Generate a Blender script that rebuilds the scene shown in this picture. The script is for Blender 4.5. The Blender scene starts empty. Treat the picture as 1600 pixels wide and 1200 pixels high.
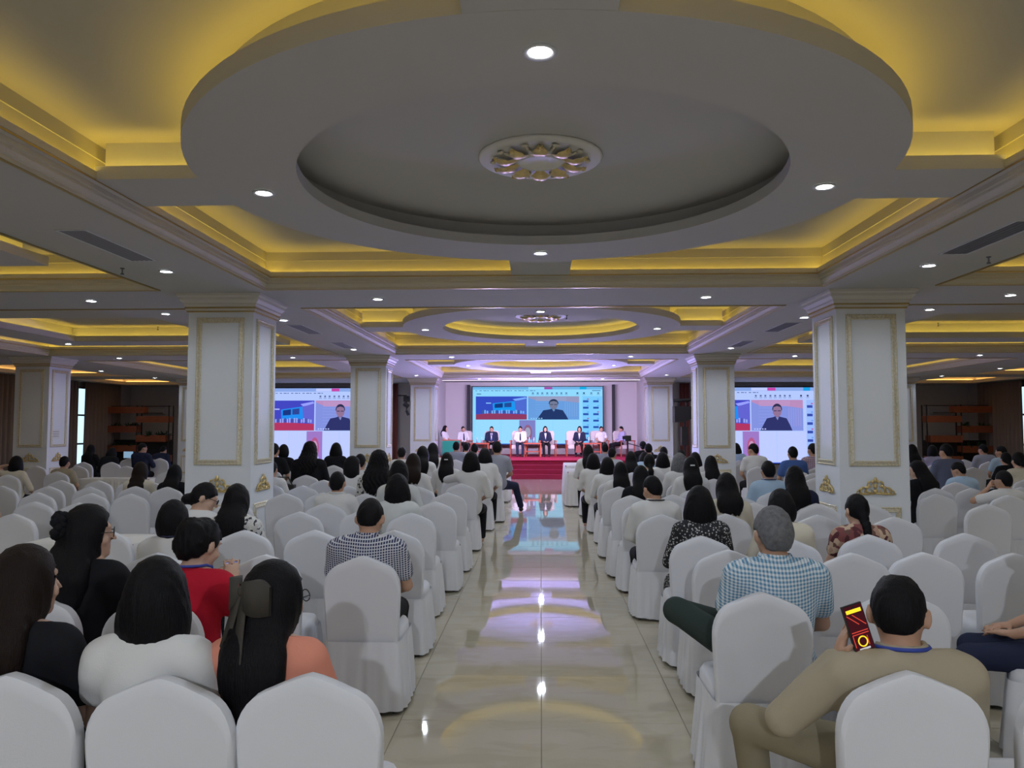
import bpy, math, random
import numpy as np
from mathutils import Vector, Matrix
random.seed(4)
SC = bpy.context.scene
COL = SC.collection
PI = math.pi
# ------------------------------------------------------------ camera, world, exposure
cam_d = bpy.data.cameras.new('camera')
cam_d.sensor_width = 36.0
cam_d.lens = 36.0 * 1200 / 1600
cam_d.clip_end = 200
cam = bpy.data.objects.new('camera', cam_d)
COL.objects.link(cam)
cam.location = (0, 0, 1.70)
cam.rotation_euler = (math.radians(90 + 3.24), 0, math.atan(45 / 1200))
SC.camera = cam
SC.view_settings.view_transform = 'Standard'
SC.view_settings.look = 'None'
SC.view_settings.gamma = 1.0
SC.view_settings.use_curve_mapping = False
SC.view_settings.exposure = 0.35
SC.cycles.max_bounces = 6
SC.cycles.diffuse_bounces = 3
SC.cycles.glossy_bounces = 3
SC.cycles.caustics_reflective = False
SC.cycles.caustics_refractive = False
world = bpy.data.worlds.new('daylight_sky')
SC.world = world
world.use_nodes = True
bg = world.node_tree.nodes['Background']
bg.inputs[0].default_value = (0.62, 0.86, 1.0, 1)
bg.inputs[1].default_value = 1.1
DOWNLIGHT_W = 14.0
RING_W = 42.0
REAR_RING_W = 520.0
FAR_RING_W = 62.0
LED_STRENGTH = 6.8

def area_light(name, loc, rot, sx, sy, watts, col, spread=PI):
    d = bpy.data.lights.new(name, 'AREA')
    d.shape = 'RECTANGLE'; d.size = sx; d.size_y = sy
    d.energy = watts; d.color = col; d.spread = spread
    o = bpy.data.objects.new(name, d); COL.objects.link(o)
    o.location = loc; o.rotation_euler = rot
    return o
# violet stage wash: unseen source for the backdrop; two more added to tint the hall ceiling
area_light('unseen_violet_wash', (0, 26.1, 3.2), (math.radians(62), 0, 0), 6.4, 0.25, 220, (0.50, 0.45, 1.0))
# pink-white front light on the speakers, added without a fixture to brighten the stage
area_light('added_stage_front_light', (0, 25.75, 3.15), (math.radians(68), 0, 0), 4.0, 0.15, 75, (1.0, 0.80, 0.90), math.radians(120))
area_light('unseen_violet_wash', (-1.7, 25.7, 0.35), (math.radians(234), 0, 0.5), 0.6, 0.25, 170, (0.42, 0.36, 1.0), math.radians(100))
area_light('unseen_violet_wash', (1.5, 25.7, 0.35), (math.radians(234), 0, -0.5), 0.6, 0.25, 170, (0.42, 0.36, 1.0), math.radians(100))

# ------------------------------------------------------------ helpers
def tag(o, label=None, cat=None, group=None, kind=None):
    if label: o['label'] = label
    if cat: o['category'] = cat
    if group: o['group'] = group
    if kind: o['kind'] = kind
    return o

def empty(name, loc=(0, 0, 0), rz=0.0, s=1.0, parent=None):
    o = bpy.data.objects.new(name, None)
    COL.objects.link(o)
    o.location = loc; o.rotation_euler = (0, 0, rz); o.scale = (s, s, s)
    if parent: o.parent = parent
    return o

def link(name, me, mat=None, parent=None, loc=None, rot=None):
    o = bpy.data.objects.new(name, me)
    COL.objects.link(o)
    if parent: o.parent = parent
    if loc: o.location = loc
    if rot: o.rotation_euler = rot
    if mat is not None:
        if len(me.materials) == 0: me.materials.append(mat)
        o.material_slots[0].link = 'OBJECT'
        o.material_slots[0].material = mat
    return o

class MB:
    """collects simple shapes into one mesh"""
    def __init__(s): s.v = []; s.f = []
    def add(s, vs, fs):
        n = len(s.v); s.v += [tuple(map(float, p)) for p in vs]; s.f += [tuple(i + n for i in f) for f in fs]; return s
    def box(s, x0, x1, y0, y1, z0, z1):
        vs = [(x, y, z) for z in (z0, z1) for y in (y0, y1) for x in (x0, x1)]
        return s.add(vs, [(0, 2, 3, 1), (4, 5, 7, 6), (0, 1, 5, 4), (2, 6, 7, 3), (0, 4, 6, 2), (1, 3, 7, 5)])
    def obox(s, c, ax, ay, az):
        c = Vector(c); ax = Vector(ax); ay = Vector(ay); az = Vector(az)
        vs = [c + ax * i + ay * j + az * k for k in (-1, 1) for j in (-1, 1) for i in (-1, 1)]
        return s.add(vs, [(0, 2, 3, 1), (4, 5, 7, 6), (0, 1, 5, 4), (2, 6, 7, 3), (0, 4, 6, 2), (1, 3, 7, 5)])
    def tube(s, path, r, n=8, cap=True):
        path = [Vector(p) for p in path]
        rs = r if isinstance(r, (list, tuple)) else [r] * len(path)
        rings = []
        for i, p in enumerate(path):
            d = (path[min(i + 1, len(path) - 1)] - path[max(i - 1, 0)])
            d = d.normalized() if d.length > 1e-9 else Vector((0, 0, 1))
            a = Vector((0, 0, 1)) if abs(d.z) < .9 else Vector((1, 0, 0))
            u = d.cross(a).normalized(); w = d.cross(u)
            rings.append([p + (u * math.cos(2 * PI * k / n) + w * math.sin(2 * PI * k / n)) * rs[i] for k in range(n)])
        vs = [q for ring in rings for q in ring]; fs = []
        for i in range(len(path) - 1):
            for k in range(n):
                k2 = (k + 1) % n
                fs.append((i * n + k, i * n + k2, (i + 1) * n + k2, (i + 1) * n + k))
        if cap:
            fs.append(tuple(range(n))[::-1]); fs.append(tuple((len(path) - 1) * n + k for k in range(n)))
        return s.add(vs, fs)
    def lathe(s, prof, n=48, c=(0, 0, 0), closed=False):
        vs = []; fs = []; m = len(prof)
        for k in range(n):
            a = 2 * PI * k / n
            for r, z in prof: vs.append((c[0] + r * math.cos(a), c[1] + r * math.sin(a), c[2] + z))
        for k in range(n):
            k2 = (k + 1) % n
            for i in range(m - 1 + (1 if closed else 0)):
                j = (i + 1) % m
                fs.append((k * m + i, k2 * m + i, k2 * m + j, k * m + j))
        return s.add(vs, fs)
    def sweep(s, x0, x1, y0, y1, prof, closed=True):
        """profile of (inset, z) swept with mitres round a rectangle"""
        vs = []; fs = []; m = len(prof)
        for sx, sy in ((0, 0), (1, 0), (1, 1), (0, 1)):
            for d, z in prof:
                vs.append((x0 + d if sx == 0 else x1 - d, y0 + d if sy == 0 else y1 - d, z))
        for k in range(4):
            k2 = (k + 1) % 4
            for i in range(m if closed else m - 1):
                j = (i + 1) % m
                fs.append((k * m + i, k2 * m + i, k2 * m + j, k * m + j))
        return s.add(vs, fs)
    def prism(s, poly, a, b, plane='xz'):
        """polygon of (u, v) extruded along the third axis from a to b"""
        n = len(poly)
        def P(u, v, w): return {'xz': (u, w, v), 'xy': (u, v, w), 'yz': (w, u, v)}[plane]
        vs = [P(u, v, a) for u, v in poly] + [P(u, v, b) for u, v in poly]
        fs = [tuple(range(n)), tuple(range(n, 2 * n))[::-1]] + [(i, (i + 1) % n + 0, (i + 1) % n + n, i + n) for i in range(n)]
        return s.add(vs, fs)
    def ball(s, c, r, nu=10, nv=6, R=None):
        r = r if isinstance(r, (list, tuple)) else (r, r, r)
        vs = []; fs = []
        for j in range(nv + 1):
            t = PI * j / nv
            for i in range(nu):
                a = 2 * PI * i / nu
                p = Vector((r[0] * math.sin(t) * math.cos(a), r[1] * math.sin(t) * math.sin(a), r[2] * math.cos(t)))
                if R is not None: p = R @ p
                vs.append((c[0] + p.x, c[1] + p.y, c[2] + p.z))
        for j in range(nv):
            for i in range(nu):
                i2 = (i + 1) % nu
                fs.append((j * nu + i, j * nu + i2, (j + 1) * nu + i2, (j + 1) * nu + i))
        return s.add(vs, fs)
    def mesh(s, name, smooth=False, fix=True):
        me = bpy.data.meshes.new(name)
        me.from_pydata(s.v, [], s.f)
        if fix:
            import bmesh
            bm = bmesh.new(); bm.from_mesh(me)
            bmesh.ops.recalc_face_normals(bm, faces=bm.faces)
            bm.to_mesh(me); bm.free()
        if smooth: me.shade_smooth()
        me.update()
        return me
    def build(s, name, mat=None, parent=None, smooth=False, loc=None, rot=None, fix=True):
        return link(name, s.mesh(name, smooth, fix), mat, parent, loc, rot)

def autosmooth(me, ang=40):
    me.shade_smooth()
    me.set_sharp_from_angle(angle=math.radians(ang))
    return me

# ------------------------------------------------------------ materials
M = {}
def mat(name, col, rough=.6, metal=0.0, spec=.5, bump=None, emit=None, es=0.0, var=None, sheen=0.0, coat=0.0, alpha=None):
    m = bpy.data.materials.new(name); m.use_nodes = True
    nt = m.node_tree; b = nt.nodes['Principled BSDF']
    b.inputs['Base Color'].default_value = (*col, 1)
    b.inputs['Roughness'].default_value = rough
    b.inputs['Metallic'].default_value = metal
    b.inputs['Specular IOR Level'].default_value = spec
    b.inputs['Sheen Weight'].default_value = sheen
    b.inputs['Coat Weight'].default_value = coat
    if emit is not None:
        b.inputs['Emission Color'].default_value = (*emit, 1)
        b.inputs['Emission Strength'].default_value = es
    tc = nt.nodes.new('ShaderNodeTexCoord')
    if var:
        sc, amt = var
        n = nt.nodes.new('ShaderNodeTexNoise'); n.inputs['Scale'].default_value = sc
        n.inputs['Detail'].default_value = 4
        nt.links.new(tc.outputs['Object'], n.inputs['Vector'])
        r = nt.nodes.new('ShaderNodeMix'); r.data_type = 'RGBA'
        r.inputs['A'].default_value = (*[c * (1 - amt) for c in col], 1)
        r.inputs['B'].default_value = (*[min(1, c * (1 + amt)) for c in col], 1)
        nt.links.new(n.outputs['Fac'], r.inputs['Factor'])
        nt.links.new(r.outputs['Result'], b.inputs['Base Color'])
    if bump:
        sc, st = bump[:2]
        n = nt.nodes.new('ShaderNodeTexNoise'); n.inputs['Scale'].default_value = sc; n.inputs['Detail'].default_value = 3
        mp = nt.nodes.new('ShaderNodeMapping')
        if len(bump) > 2: mp.inputs['Scale'].default_value = bump[2]
        nt.links.new(tc.outputs['Object'], mp.inputs['Vector']); nt.links.new(mp.outputs['Vector'], n.inputs['Vector'])
        bp = nt.nodes.new('ShaderNodeBump'); bp.inputs['Strength'].default_value = st; bp.inputs['Distance'].default_value = .01
        nt.links.new(n.outputs['Fac'], bp.inputs['Height']); nt.links.new(bp.outputs['Normal'], b.inputs['Normal'])
    M[name] = m
    return m

def emat(name, col, st):
    m = bpy.data.materials.new(name); m.use_nodes = True
    nt = m.node_tree; nt.nodes.clear()
    e = nt.nodes.new('ShaderNodeEmission'); e.inputs[0].default_value = (*col, 1); e.inputs[1].default_value = st
    o = nt.nodes.new('ShaderNodeOutputMaterial'); nt.links.new(e.outputs[0], o.inputs[0])
    M[name] = m
    return m

def node_math(nt, op, a, b=None):
    n = nt.nodes.new('ShaderNodeMath'); n.operation = op
    for i, x in enumerate((a, b)):
        if x is None: continue
        if isinstance(x, (int, float)): n.inputs[i].default_value = x
        else: nt.links.new(x, n.inputs[i])
    return n.outputs[0]

def check_mat(name, base, line, period, width, soft=False):
    m = mat(name, base, .8, spec=.2)
    nt = m.node_tree; b = nt.nodes['Principled BSDF']
    tc = nt.nodes.new('ShaderNodeTexCoord'); sp = nt.nodes.new('ShaderNodeSeparateXYZ')
    nt.links.new(tc.outputs['Object'], sp.inputs[0])
    u = node_math(nt, 'LESS_THAN', node_math(nt, 'FRACT', node_math(nt, 'MULTIPLY', node_math(nt, 'ADD', sp.outputs[0], 10.0), 1 / period)), width)
    zz = node_math(nt, 'ADD', sp.outputs[2], node_math(nt, 'MULTIPLY', sp.outputs[1], -.5))
    v = node_math(nt, 'LESS_THAN', node_math(nt, 'FRACT', node_math(nt, 'MULTIPLY', zz, 1 / period)), width)
    if soft: f = node_math(nt, 'MULTIPLY', node_math(nt, 'ADD', u, v), .5)
    else: f = node_math(nt, 'MAXIMUM', u, v)
    r = nt.nodes.new('ShaderNodeMix'); r.data_type = 'RGBA'
    r.inputs['A'].default_value = (*base, 1); r.inputs['B'].default_value = (*line, 1)
    nt.links.new(f, r.inputs['Factor']); nt.links.new(r.outputs['Result'], b.inputs['Base Color'])
    return m

def spot_mat(name, cols, scale, feature='voronoi', rough=.7, metal=None, bump=0.0):
    """cells or blotches of several colours"""
    m = mat(name, cols[0], rough)
    nt = m.node_tree; b = nt.nodes['Principled BSDF']
    tc = nt.nodes.new('ShaderNodeTexCoord')
    if feature == 'voronoi':
        n = nt.nodes.new('ShaderNodeTexVoronoi'); n.inputs['Scale'].default_value = scale; out = n.outputs['Distance']
    elif feature == 'cells':
        n = nt.nodes.new('ShaderNodeTexVoronoi'); n.inputs['Scale'].default_value = scale
        s = nt.nodes.new('ShaderNodeSeparateColor'); nt.links.new(n.outputs['Color'], s.inputs[0]); out = s.outputs[0]
    else:
        n = nt.nodes.new('ShaderNodeTexNoise'); n.inputs['Scale'].default_value = scale; n.inputs['Detail'].default_value = 5; out = n.outputs['Fac']
    nt.links.new(tc.outputs['Object'], n.inputs['Vector'])
    cr = nt.nodes.new('ShaderNodeValToRGB'); cr.color_ramp.interpolation = 'CONSTANT' if feature == 'cells' else 'LINEAR'
    el = cr.color_ramp.elements
    while len(el) < len(cols): el.new(.5)
    for i, c in enumerate(cols):
        el[i].position = (.12 + .6 * i / max(1, len(cols) - 1)) if feature != 'cells' else i / len(cols)
        el[i].color = (*c, 1)
    nt.links.new(out, cr.inputs[0]); nt.links.new(cr.outputs[0], b.inputs['Base Color'])
    if metal is not None: b.inputs['Metallic'].default_value = metal
    if bump:
        bp = nt.nodes.new('ShaderNodeBump'); bp.inputs['Strength'].default_value = bump; bp.inputs['Distance'].default_value = .012
        nt.links.new(out, bp.inputs['Height']); nt.links.new(bp.outputs['Normal'], b.inputs['Normal'])
    return m

mat('ceiling_paint', (.58, .57, .555), .85, spec=.2, var=(.6, .03))
mat('ceiling_cream', (.56, .53, .47), .8, spec=.2)
mat('cornice', (.66, .62, .52), .6, bump=(60, .5))
mat('gold_line', (.52, .38, .14), .35, metal=.75)
mat('pillar_paint', (.84, .87, .92), .5, spec=.4, var=(1.2, .02))
mat('pillar_cream', (.78, .74, .66), .5)
spot_mat('relief_gold', [(.50, .38, .14), (.72, .64, .44), (.82, .80, .74)], 48, 'noise', .35, .35, .8)
mat('gold', (.78, .60, .27), .34, metal=.55, var=(20, .25))
mat('plaster_white', (.80, .78, .74), .6)
mat('chair_cover', (.73, .73, .77), .85, spec=.2, sheen=.2, bump=(260, .08))
mat('table_cloth', (.74, .72, .69), .85, spec=.2, sheen=.2, bump=(140, .1))
mat('leg_metal', (.10, .09, .08), .4, metal=.6)
mat('vent_dark', (.22, .22, .24), .6)
mat('vent_white', (.72, .72, .74), .5)
mat('wall_white', (.72, .68, .66), .8, spec=.2)
mat('wall_grey', (.55, .52, .52), .85, spec=.2)
mat('curtain_brown', (.28, .225, .195), .9, spec=.1, bump=(120, .1))
mat('curtain_red', (.30, .10, .09), .9, spec=.1)
mat('stage_carpet', (.33, .03, .06), .95, spec=.05, bump=(300, .3))
mat('stage_black', (.02, .02, .022), .6)
mat('black_plastic', (.015, .015, .017), .45)
mat('wood_orange', (.36, .105, .045), .5, var=(6, .25))
mat('wood_red', (.50, .10, .05), .45, var=(8, .15))
mat('shelf_dark', (.03, .022, .02), .6)
mat('foliage', (.025, .07, .03), .7, var=(12, .4))
mat('armchair_fabric', (.72, .64, .60), .85)
mat('green_cloth', (.02, .30, .19), .85)
mat('window_frame', (.12, .10, .09), .5)
mat('paper', (.80, .80, .80), .9)
mat('bottle_plastic', (.30, .55, .75), .15, spec=.6)
mat('window_glass', (.9, .97, 1.0), .02, spec=.5)
M['window_glass'].node_tree.nodes['Principled BSDF'].inputs['Transmission Weight'].default_value = 1.0
M['window_glass'].node_tree.nodes['Principled BSDF'].inputs['IOR'].default_value = 1.05
mat('grout', (.23, .20, .15), .7)
emat('downlight_glow', (.90, .96, 1.0), 18)
emat('led_yellow', (1.0, .70, .10), LED_STRENGTH)
emat('led_orange', (1.0, .50, .12), LED_STRENGTH * .8)
emat('led_white', (1.0, .86, .96), 3)
# marble floor
def marble(name, grid):
    m = mat(name, (.60, .53, .40), .03, spec=.5)
    nt = m.node_tree; b = nt.nodes['Principled BSDF']
    tc = nt.nodes.new('ShaderNodeTexCoord')
    geo = nt.nodes.new('ShaderNodeNewGeometry')
    n = nt.nodes.new('ShaderNodeTexNoise'); n.inputs['Scale'].default_value = 2.2; n.inputs['Detail'].default_value = 8
    n.inputs['Distortion'].default_value = 1.2
    mp = nt.nodes.new('ShaderNodeMapping'); mp.inputs['Scale'].default_value = (1, 2.2, 1)
    nt.links.new(geo.outputs['Position'], mp.inputs[0]); nt.links.new(mp.outputs[0], n.inputs['Vector'])
    cr = nt.nodes.new('ShaderNodeValToRGB'); e = cr.color_ramp.elements
    e[0].position = .38; e[0].color = (.495, .44, .325, 1); e[1].position = .52; e[1].color = (.53, .475, .365, 1)
    k = e.new(.47); k.color = (.51, .455, .34, 1)
    nt.links.new(n.outputs['Fac'], cr.inputs[0])
    if grid:
        br = nt.nodes.new('ShaderNodeTexBrick'); br.offset = 0; br.inputs['Scale'].default_value = 1
        br.inputs['Brick Width'].default_value = .82; br.inputs['Row Height'].default_value = .82
        br.inputs['Mortar Size'].default_value = .003; br.inputs['Mortar'].default_value = (.25, .21, .16, 1)
        nt.links.new(cr.outputs[0], br.inputs['Color1']); nt.links.new(cr.outputs[0], br.inputs['Color2'])
        nt.links.new(geo.outputs['Position'], br.inputs['Vector'])
        nt.links.new(br.outputs['Color'], b.inputs['Base Color'])
    else:
        nt.links.new(cr.outputs[0], b.inputs['Base Color'])
    n2 = nt.nodes.new('ShaderNodeTexNoise'); n2.inputs['Scale'].default_value = 1.3
    nt.links.new(geo.outputs['Position'], n2.inputs['Vector'])
    bp = nt.nodes.new('ShaderNodeBump'); bp.inputs['Strength'].default_value = .012; bp.inputs['Distance'].default_value = .02
    nt.links.new(n2.outputs['Fac'], bp.inputs['Height']); nt.links.new(bp.outputs[0], b.inputs['Normal'])
    return m
marble('marble_tile', False)
marble('marble_floor', True)
# fabrics and skin
FAB = dict(white=(.72, .71, .70), pale=(.66, .67, .66), cream=(.68, .62, .50), black=(.012, .012, .015), navy=(.022, .028, .06),
           red=(.50, .014, .035), salmon=(.75, .29, .20), beige=(.42, .36, .26), grey=(.33, .34, .40), ltgrey=(.50, .52, .58), ltblue=(.42, .56, .72),
           blue=(.08, .15, .40), slate=(.13, .15, .24), lilac=(.42, .40, .58), khaki=(.28, .24, .16), green=(.035, .05, .045))
for k, c in FAB.items(): mat('fabric_' + k, c, .85, spec=.15, bump=(220, .12))
check_mat('fabric_checknavy', (.035, .045, .11), (.62, .62, .66), .016, .32)
check_mat('fabric_checkblue', (.72, .76, .78), (.10, .26, .42), .017, .5, True)
check_mat('fabric_checkpink', (.62, .45, .48), (.16, .12, .26), .03, .4, True)
spot_mat('fabric_dots', [(.72, .71, .70), (.012, .012, .016), (.012, .012, .016)], 55, 'voronoi', .8)
spot_mat('fabric_floral', [(.09, .02, .025), (.45, .28, .20), (.22, .06, .06), (.58, .42, .30), (.16, .08, .06)], 26, 'cells', .8)
spot_mat('fabric_pattern', [(.70, .69, .66), (.05, .05, .06), (.62, .60, .56), (.60, .58, .55)], 45, 'cells', .8)
mat('skin', (.52, .30, .20), .55, spec=.4, var=(9, .06))
mat('skin_light', (.60, .38, .28), .55, spec=.4, var=(9, .06))
mat('hair_black', (.006, .0055, .007), .5, spec=.14, bump=(40, .5, (6, 6, .5)))
mat('hair_brown', (.014, .008, .006), .5, spec=.14, bump=(40, .5, (6, 6, .5)))
mat('hair_grey', (.15, .15, .16), .6, spec=.3, bump=(60, .6, (4, 4, 1)), var=(45, .7))
mat('lanyard_blue', (.03, .06, .35), .6)
mat('lanyard_navy', (.02, .025, .08), .6)
mat('lanyard_black', (.015, .015, .02), .6)
mat('lanyard_white', (.7, .7, .7), .6)
mat('bow_fabric', (.045, .038, .03), .75)
mat('tie_blue', (.05, .09, .35), .6)
mat('shoe_black', (.015, .014, .014), .35)
# ------------------------------------------------------------ structure: floor
Y0, Y1 = -7.0, 29.4
XW = 16.0
floor = empty('floor'); tag(floor, 'polished cream marble tile floor of the hall', kind='structure')
MB().box(-XW, XW, Y0, Y1, -.12, -.003).build('floor_bed', M['marble_floor'], floor)
T = .82; g = .0022
tile_me = MB().add([(g, g, -.002), (T - g, g, -.002), (T - g, T - g, -.002), (g, T - g, -.002), (g + .001, g + .001, .0), (T - g - .001, g + .001, .0), (T - g - .001, T - g - .001, .0), (g + .001, T - g - .001, .0)],
                   [(4, 5, 6, 7), (0, 1, 5, 4), (1, 2, 6, 5), (2, 3, 7, 6), (3, 0, 4, 7)]).mesh('floor_tile', fix=False)
for i in range(-4, 4):
    for j in range(31):
        link('tile', tile_me, M['marble_tile'], floor, (i * T, 4.55 - 3 * T + j * T, 0))
MB().box(-4 * T, 4 * T, 4.55 - 3 * T, 4.55 + 28 * T, -.004, -.0026).build('grout_bed', M['grout'], floor)

# ------------------------------------------------------------ ceiling
ceiling = empty('ceiling'); tag(ceiling, 'white coffered ceiling with yellow lit coves', kind='structure')
ZS, ZR, ZC = 3.28, 3.40, 3.70          # beam underside, ring underside, coffer ceiling
CX = 3.15; SX0, SX1 = 4.40, 10.80; HY = 3.2
BAYS = [5.4 + 7.8 * k for k in (-1, 0, 1, 2)]
RW = .20                                # cove trough width
def beam(x0, x1, y0, y1, ix, iy):
    """a boxed-in ceiling beam"""
    m = MB().box(x0, x1, y0, y1, ZS, 3.42)
    m.box(x0, x1, y0, y1, 3.42, 3.86)
    m.build('beam', M['ceiling_paint'], ceiling)
YA, YB = -6.9, 25.6
for s in (-1, 1):
    a, b = sorted((s * CX, s * SX0)); beam(a, b, YA, YB, (RW, RW), (0, 0))
    a, b = sorted((s * SX1, s * 12.0)); beam(a, b, YA, YB, (RW, RW), (0, 0))
cross = [(-6.9, BAYS[0] - HY)] + [(BAYS[i] + HY, BAYS[i + 1] - HY) for i in range(3)] + [(BAYS[3] + HY, YB)]
for y0, y1 in cross:
    beam(-CX, CX, y0, y1, (0, 0), (RW, RW))
    for s in (-1, 1):
        a, b = sorted((s * SX0, s * SX1)); beam(a, b, y0, y1, (0, 0), (RW, RW))
MB().box(-CX - .3, CX + .3, YA, YB, ZC, 3.9).build('ceiling_panel', M['ceiling_cream'], ceiling)
for s in (-1, 1):
    a, b = sorted((s * (SX0 - .3), s * (SX1 + .3)))
    MB().box(a, b, YA, YB, ZC, 3.9).build('ceiling_panel', M['ceiling_cream'], ceiling)

CORN = [(-.012, 3.272), (.018, 3.272), (.018, 3.292), (.03, 3.30), (.052, 3.325), (.052, 3.345), (.066, 3.35), (.066, 3.385), (.092, 3.405), (.100, 3.41), (.100, 3.458), (.094, 3.458), (.094, 3.418), (0, 3.418), (-.012, 3.29)]
def coffer_edge(x0, x1, y0, y1, led='led_yellow', parts='abcd'):
    MB().sweep(x0, x1, y0, y1, CORN).build('cornice', M['cornice'], ceiling)
    MB().sweep(x0, x1, y0, y1, [(-.022, 3.268), (.004, 3.268), (.004, 3.282), (-.022, 3.282)]).build('gold_line', M['gold_line'], ceiling)
    MB().sweep(x0, x1, y0, y1, [(.094, 3.392), (.098, 3.392), (.098, 3.404), (.094, 3.404)]).build('gold_line', M['gold_line'], ceiling)
    MB().sweep(x0, x1, y0, y1, [(-.005, 3.60), (.018, 3.60), (.018, 3.705), (-.005, 3.705)]).build('cove_band', M['ceiling_cream'], ceiling)
    MB().sweep(x0, x1, y0, y1, [(-.005, 3.43), (.006, 3.43), (.006, 3.60), (-.005, 3.60)]).build('cove_wall', M['ceiling_cream'], ceiling)
    d = -.045
    m = MB()
    m.box(x0 - d - .02, x0 - d, y0 - d, y1 + d, 3.42, 3.43).box(x1 + d, x1 + d + .02, y0 - d, y1 + d, 3.42, 3.43)
    m.box(x0 - d, x1 + d, y0 - d - .02, y0 - d, 3.42, 3.43).box(x0 - d, x1 + d, y1 + d, y1 + d + .02, 3.42, 3.43)
    m.build('led_strip', M[led], ceiling)

def medallion(x, y, z):
    t = empty('medallion', (x, y, z), 0, 1)
    tag(t, 'white and gold leaf ceiling rose in the %s oval ceiling ring' % ('nearest', 'middle', 'farthest')[int(round((y - 5.4) / 7.8))], 'ceiling rose', 'ceiling roses')
    me = MB().lathe([(0, .005), (.44, .005), (.445, -.006), (.43, -.016), (.40, -.012), (.385, -.02), (.36, -.014), (.30, -.02), (.17, -.03), (.15, -.045), (.13, -.03), (0, -.028)], 56).mesh('medallion_disc', True)
    link('disc', me, M['plaster_white'], t)
    leaf = MB()
    # an acanthus leaf: ridged blade curling outwards and down
    n = 7
    vs = []; fs = []
    for i in range(n):
        u = i / (n - 1)
        w = .012 + .05 * math.sin(PI * (u ** .8)) * (1 + .25 * math.cos(u * 18))
        r = .16 + .19 * u; zz = -.035 - .035 * math.sin(PI * u) - .012 * u
        for k, q in enumerate((-1, -.5, 0, .5, 1)):
            vs.append((r, w * q, zz + .014 * abs(q) * (1 if k % 2 == 0 else .2)))
    for i in range(n - 1):
        for k in range(4): fs.append((i * 5 + k, i * 5 + k + 1, (i + 1) * 5 + k + 1, (i + 1) * 5 + k))
    leaf.add(vs, fs); leaf.ball((.33, 0, -.05), (.02, .022, .016), 8, 5)
    lm = leaf.mesh('acanthus_leaf', True)
    bud = MB().ball((.27, 0, -.03), (.045, .016, .014), 8, 5).ball((.34, 0, -.03), (.02, .03, .012), 8, 5).mesh('bud_scroll', True)
    for k in range(10):
        link('leaf', lm, M['gold'], t, None, (0, 0, 2 * PI * k / 10 + PI / 2))
        link('scroll', bud, M['relief_gold'], t, None, (0, 0, 2 * PI * (k + .5) / 10 + PI / 2))
    return t

def ring_coffer(yc, inner_led):
    coffer_edge(-CX, CX, yc - HY, yc + HY)
    R, r = 2.36, 1.68
    prof = [(0, 3.63), (r + .17, 3.63), (r + .17, 3.45), (r + .02, 3.45), (r + .02, 3.485), (r, 3.485), (r, ZR), (R, ZR), (R, 3.505), (R - .02, 3.505), (R - .02, 3.44), (R - .17, 3.44), (R - .17, 3.71)]
    me = MB().lathe(prof, 96, (0, yc, 0)).mesh('coffer_ring'); autosmooth(me, 30)
    link('coffer_ring', me, M['ceiling_paint'], ceiling)
    MB().lathe([(R - .15, 3.445), (R - .13, 3.445), (R - .13, 3.46), (R - .15, 3.46)], 96, (0, yc, 0), True).build('led_strip', M['led_yellow'], ceiling)
    if inner_led:
        MB().lathe([(r + .08, 3.455), (r + .10, 3.455), (r + .10, 3.468), (r + .08, 3.468)], 96, (0, yc, 0), True).build('led_strip', M['led_yellow'], ceiling)
    hw = .32; a0 = 2.30; ZB = ZR + .001
    for s in (-1, 1):
        x0, x1 = sorted((s * a0, s * (CX - .09)))
        m = MB().box(x0, x1, yc - hw, yc + hw, ZB, 3.44)
        m.box(x0, x1, yc - hw, yc - hw + .02, 3.44, 3.495).box(x0, x1, yc + hw - .02, yc + hw, 3.44, 3.495).box(x0, x1 + .0, yc - .2, yc + .2, 3.44, 3.71)
        m.build('crossbar', M['ceiling_paint'], ceiling)
        y0, y1 = sorted((yc + s * a0, yc + s * (HY - .09)))
        m = MB().box(-hw, hw, y0, y1, ZB, 3.44)
        m.box(-hw, -hw + .02, y0, y1, 3.44, 3.495).box(hw - .02, hw, y0, y1, 3.44, 3.495).box(-.2, .2, y0, y1, 3.44, 3.71)
        m.build('crossbar', M['ceiling_paint'], ceiling)
        m = MB()
        for q in (-1, 1):
            x0, x1 = sorted((s * (a0 + .1), s * (CX - .1))); m.box(x0, x1, yc + q * .26 - .01, yc + q * .26 + .01, 3.445, 3.46)
            y0, y1 = sorted((yc + s * (a0 + .1), yc + s * (HY - .1))); m.box(q * .26 - .01, q * .26 + .01, y0, y1, 3.445, 3.46)
        m.build('led_strip', M['led_yellow'], ceiling)

def frame_coffer(s, yc):
    x0, x1 = sorted((s * SX0, s * SX1)); y0, y1 = yc - HY, yc + HY
    coffer_edge(x0, x1, y0, y1)
    o, i = .78, 1.60
    prof = [(o, ZR), (i, ZR), (i, 3.51), (i - .02, 3.51), (i - .02, 3.44), (i - .2, 3.44), (i - .2, 3.71), (o + .17, 3.71), (o + .17, 3.44), (o + .02, 3.44), (o + .02, 3.495), (o, 3.495)]
    MB().sweep(x0, x1, y0, y1, prof).build('coffer_frame', M['ceiling_paint'], ceiling)
    MB().sweep(x0, x1, y0, y1, [(o + .08, 3.445), (o + .1, 3.445), (o + .1, 3.46), (o + .08, 3.46)]).build('led_strip', M['led_yellow'], ceiling)
    MB().sweep(x0, x1, y0, y1, [(i - .1, 3.445), (i - .08, 3.445), (i - .08, 3.46), (i - .1, 3.46)]).build('led_strip', M['led_yellow'], ceiling)
for k, yc in enumerate(BAYS):
    ring_coffer(yc, k >= 2)
    if k >= 1: medallion(0, yc, 3.626)
    for s in (-1, 1): frame_coffer(s, yc)
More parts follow.
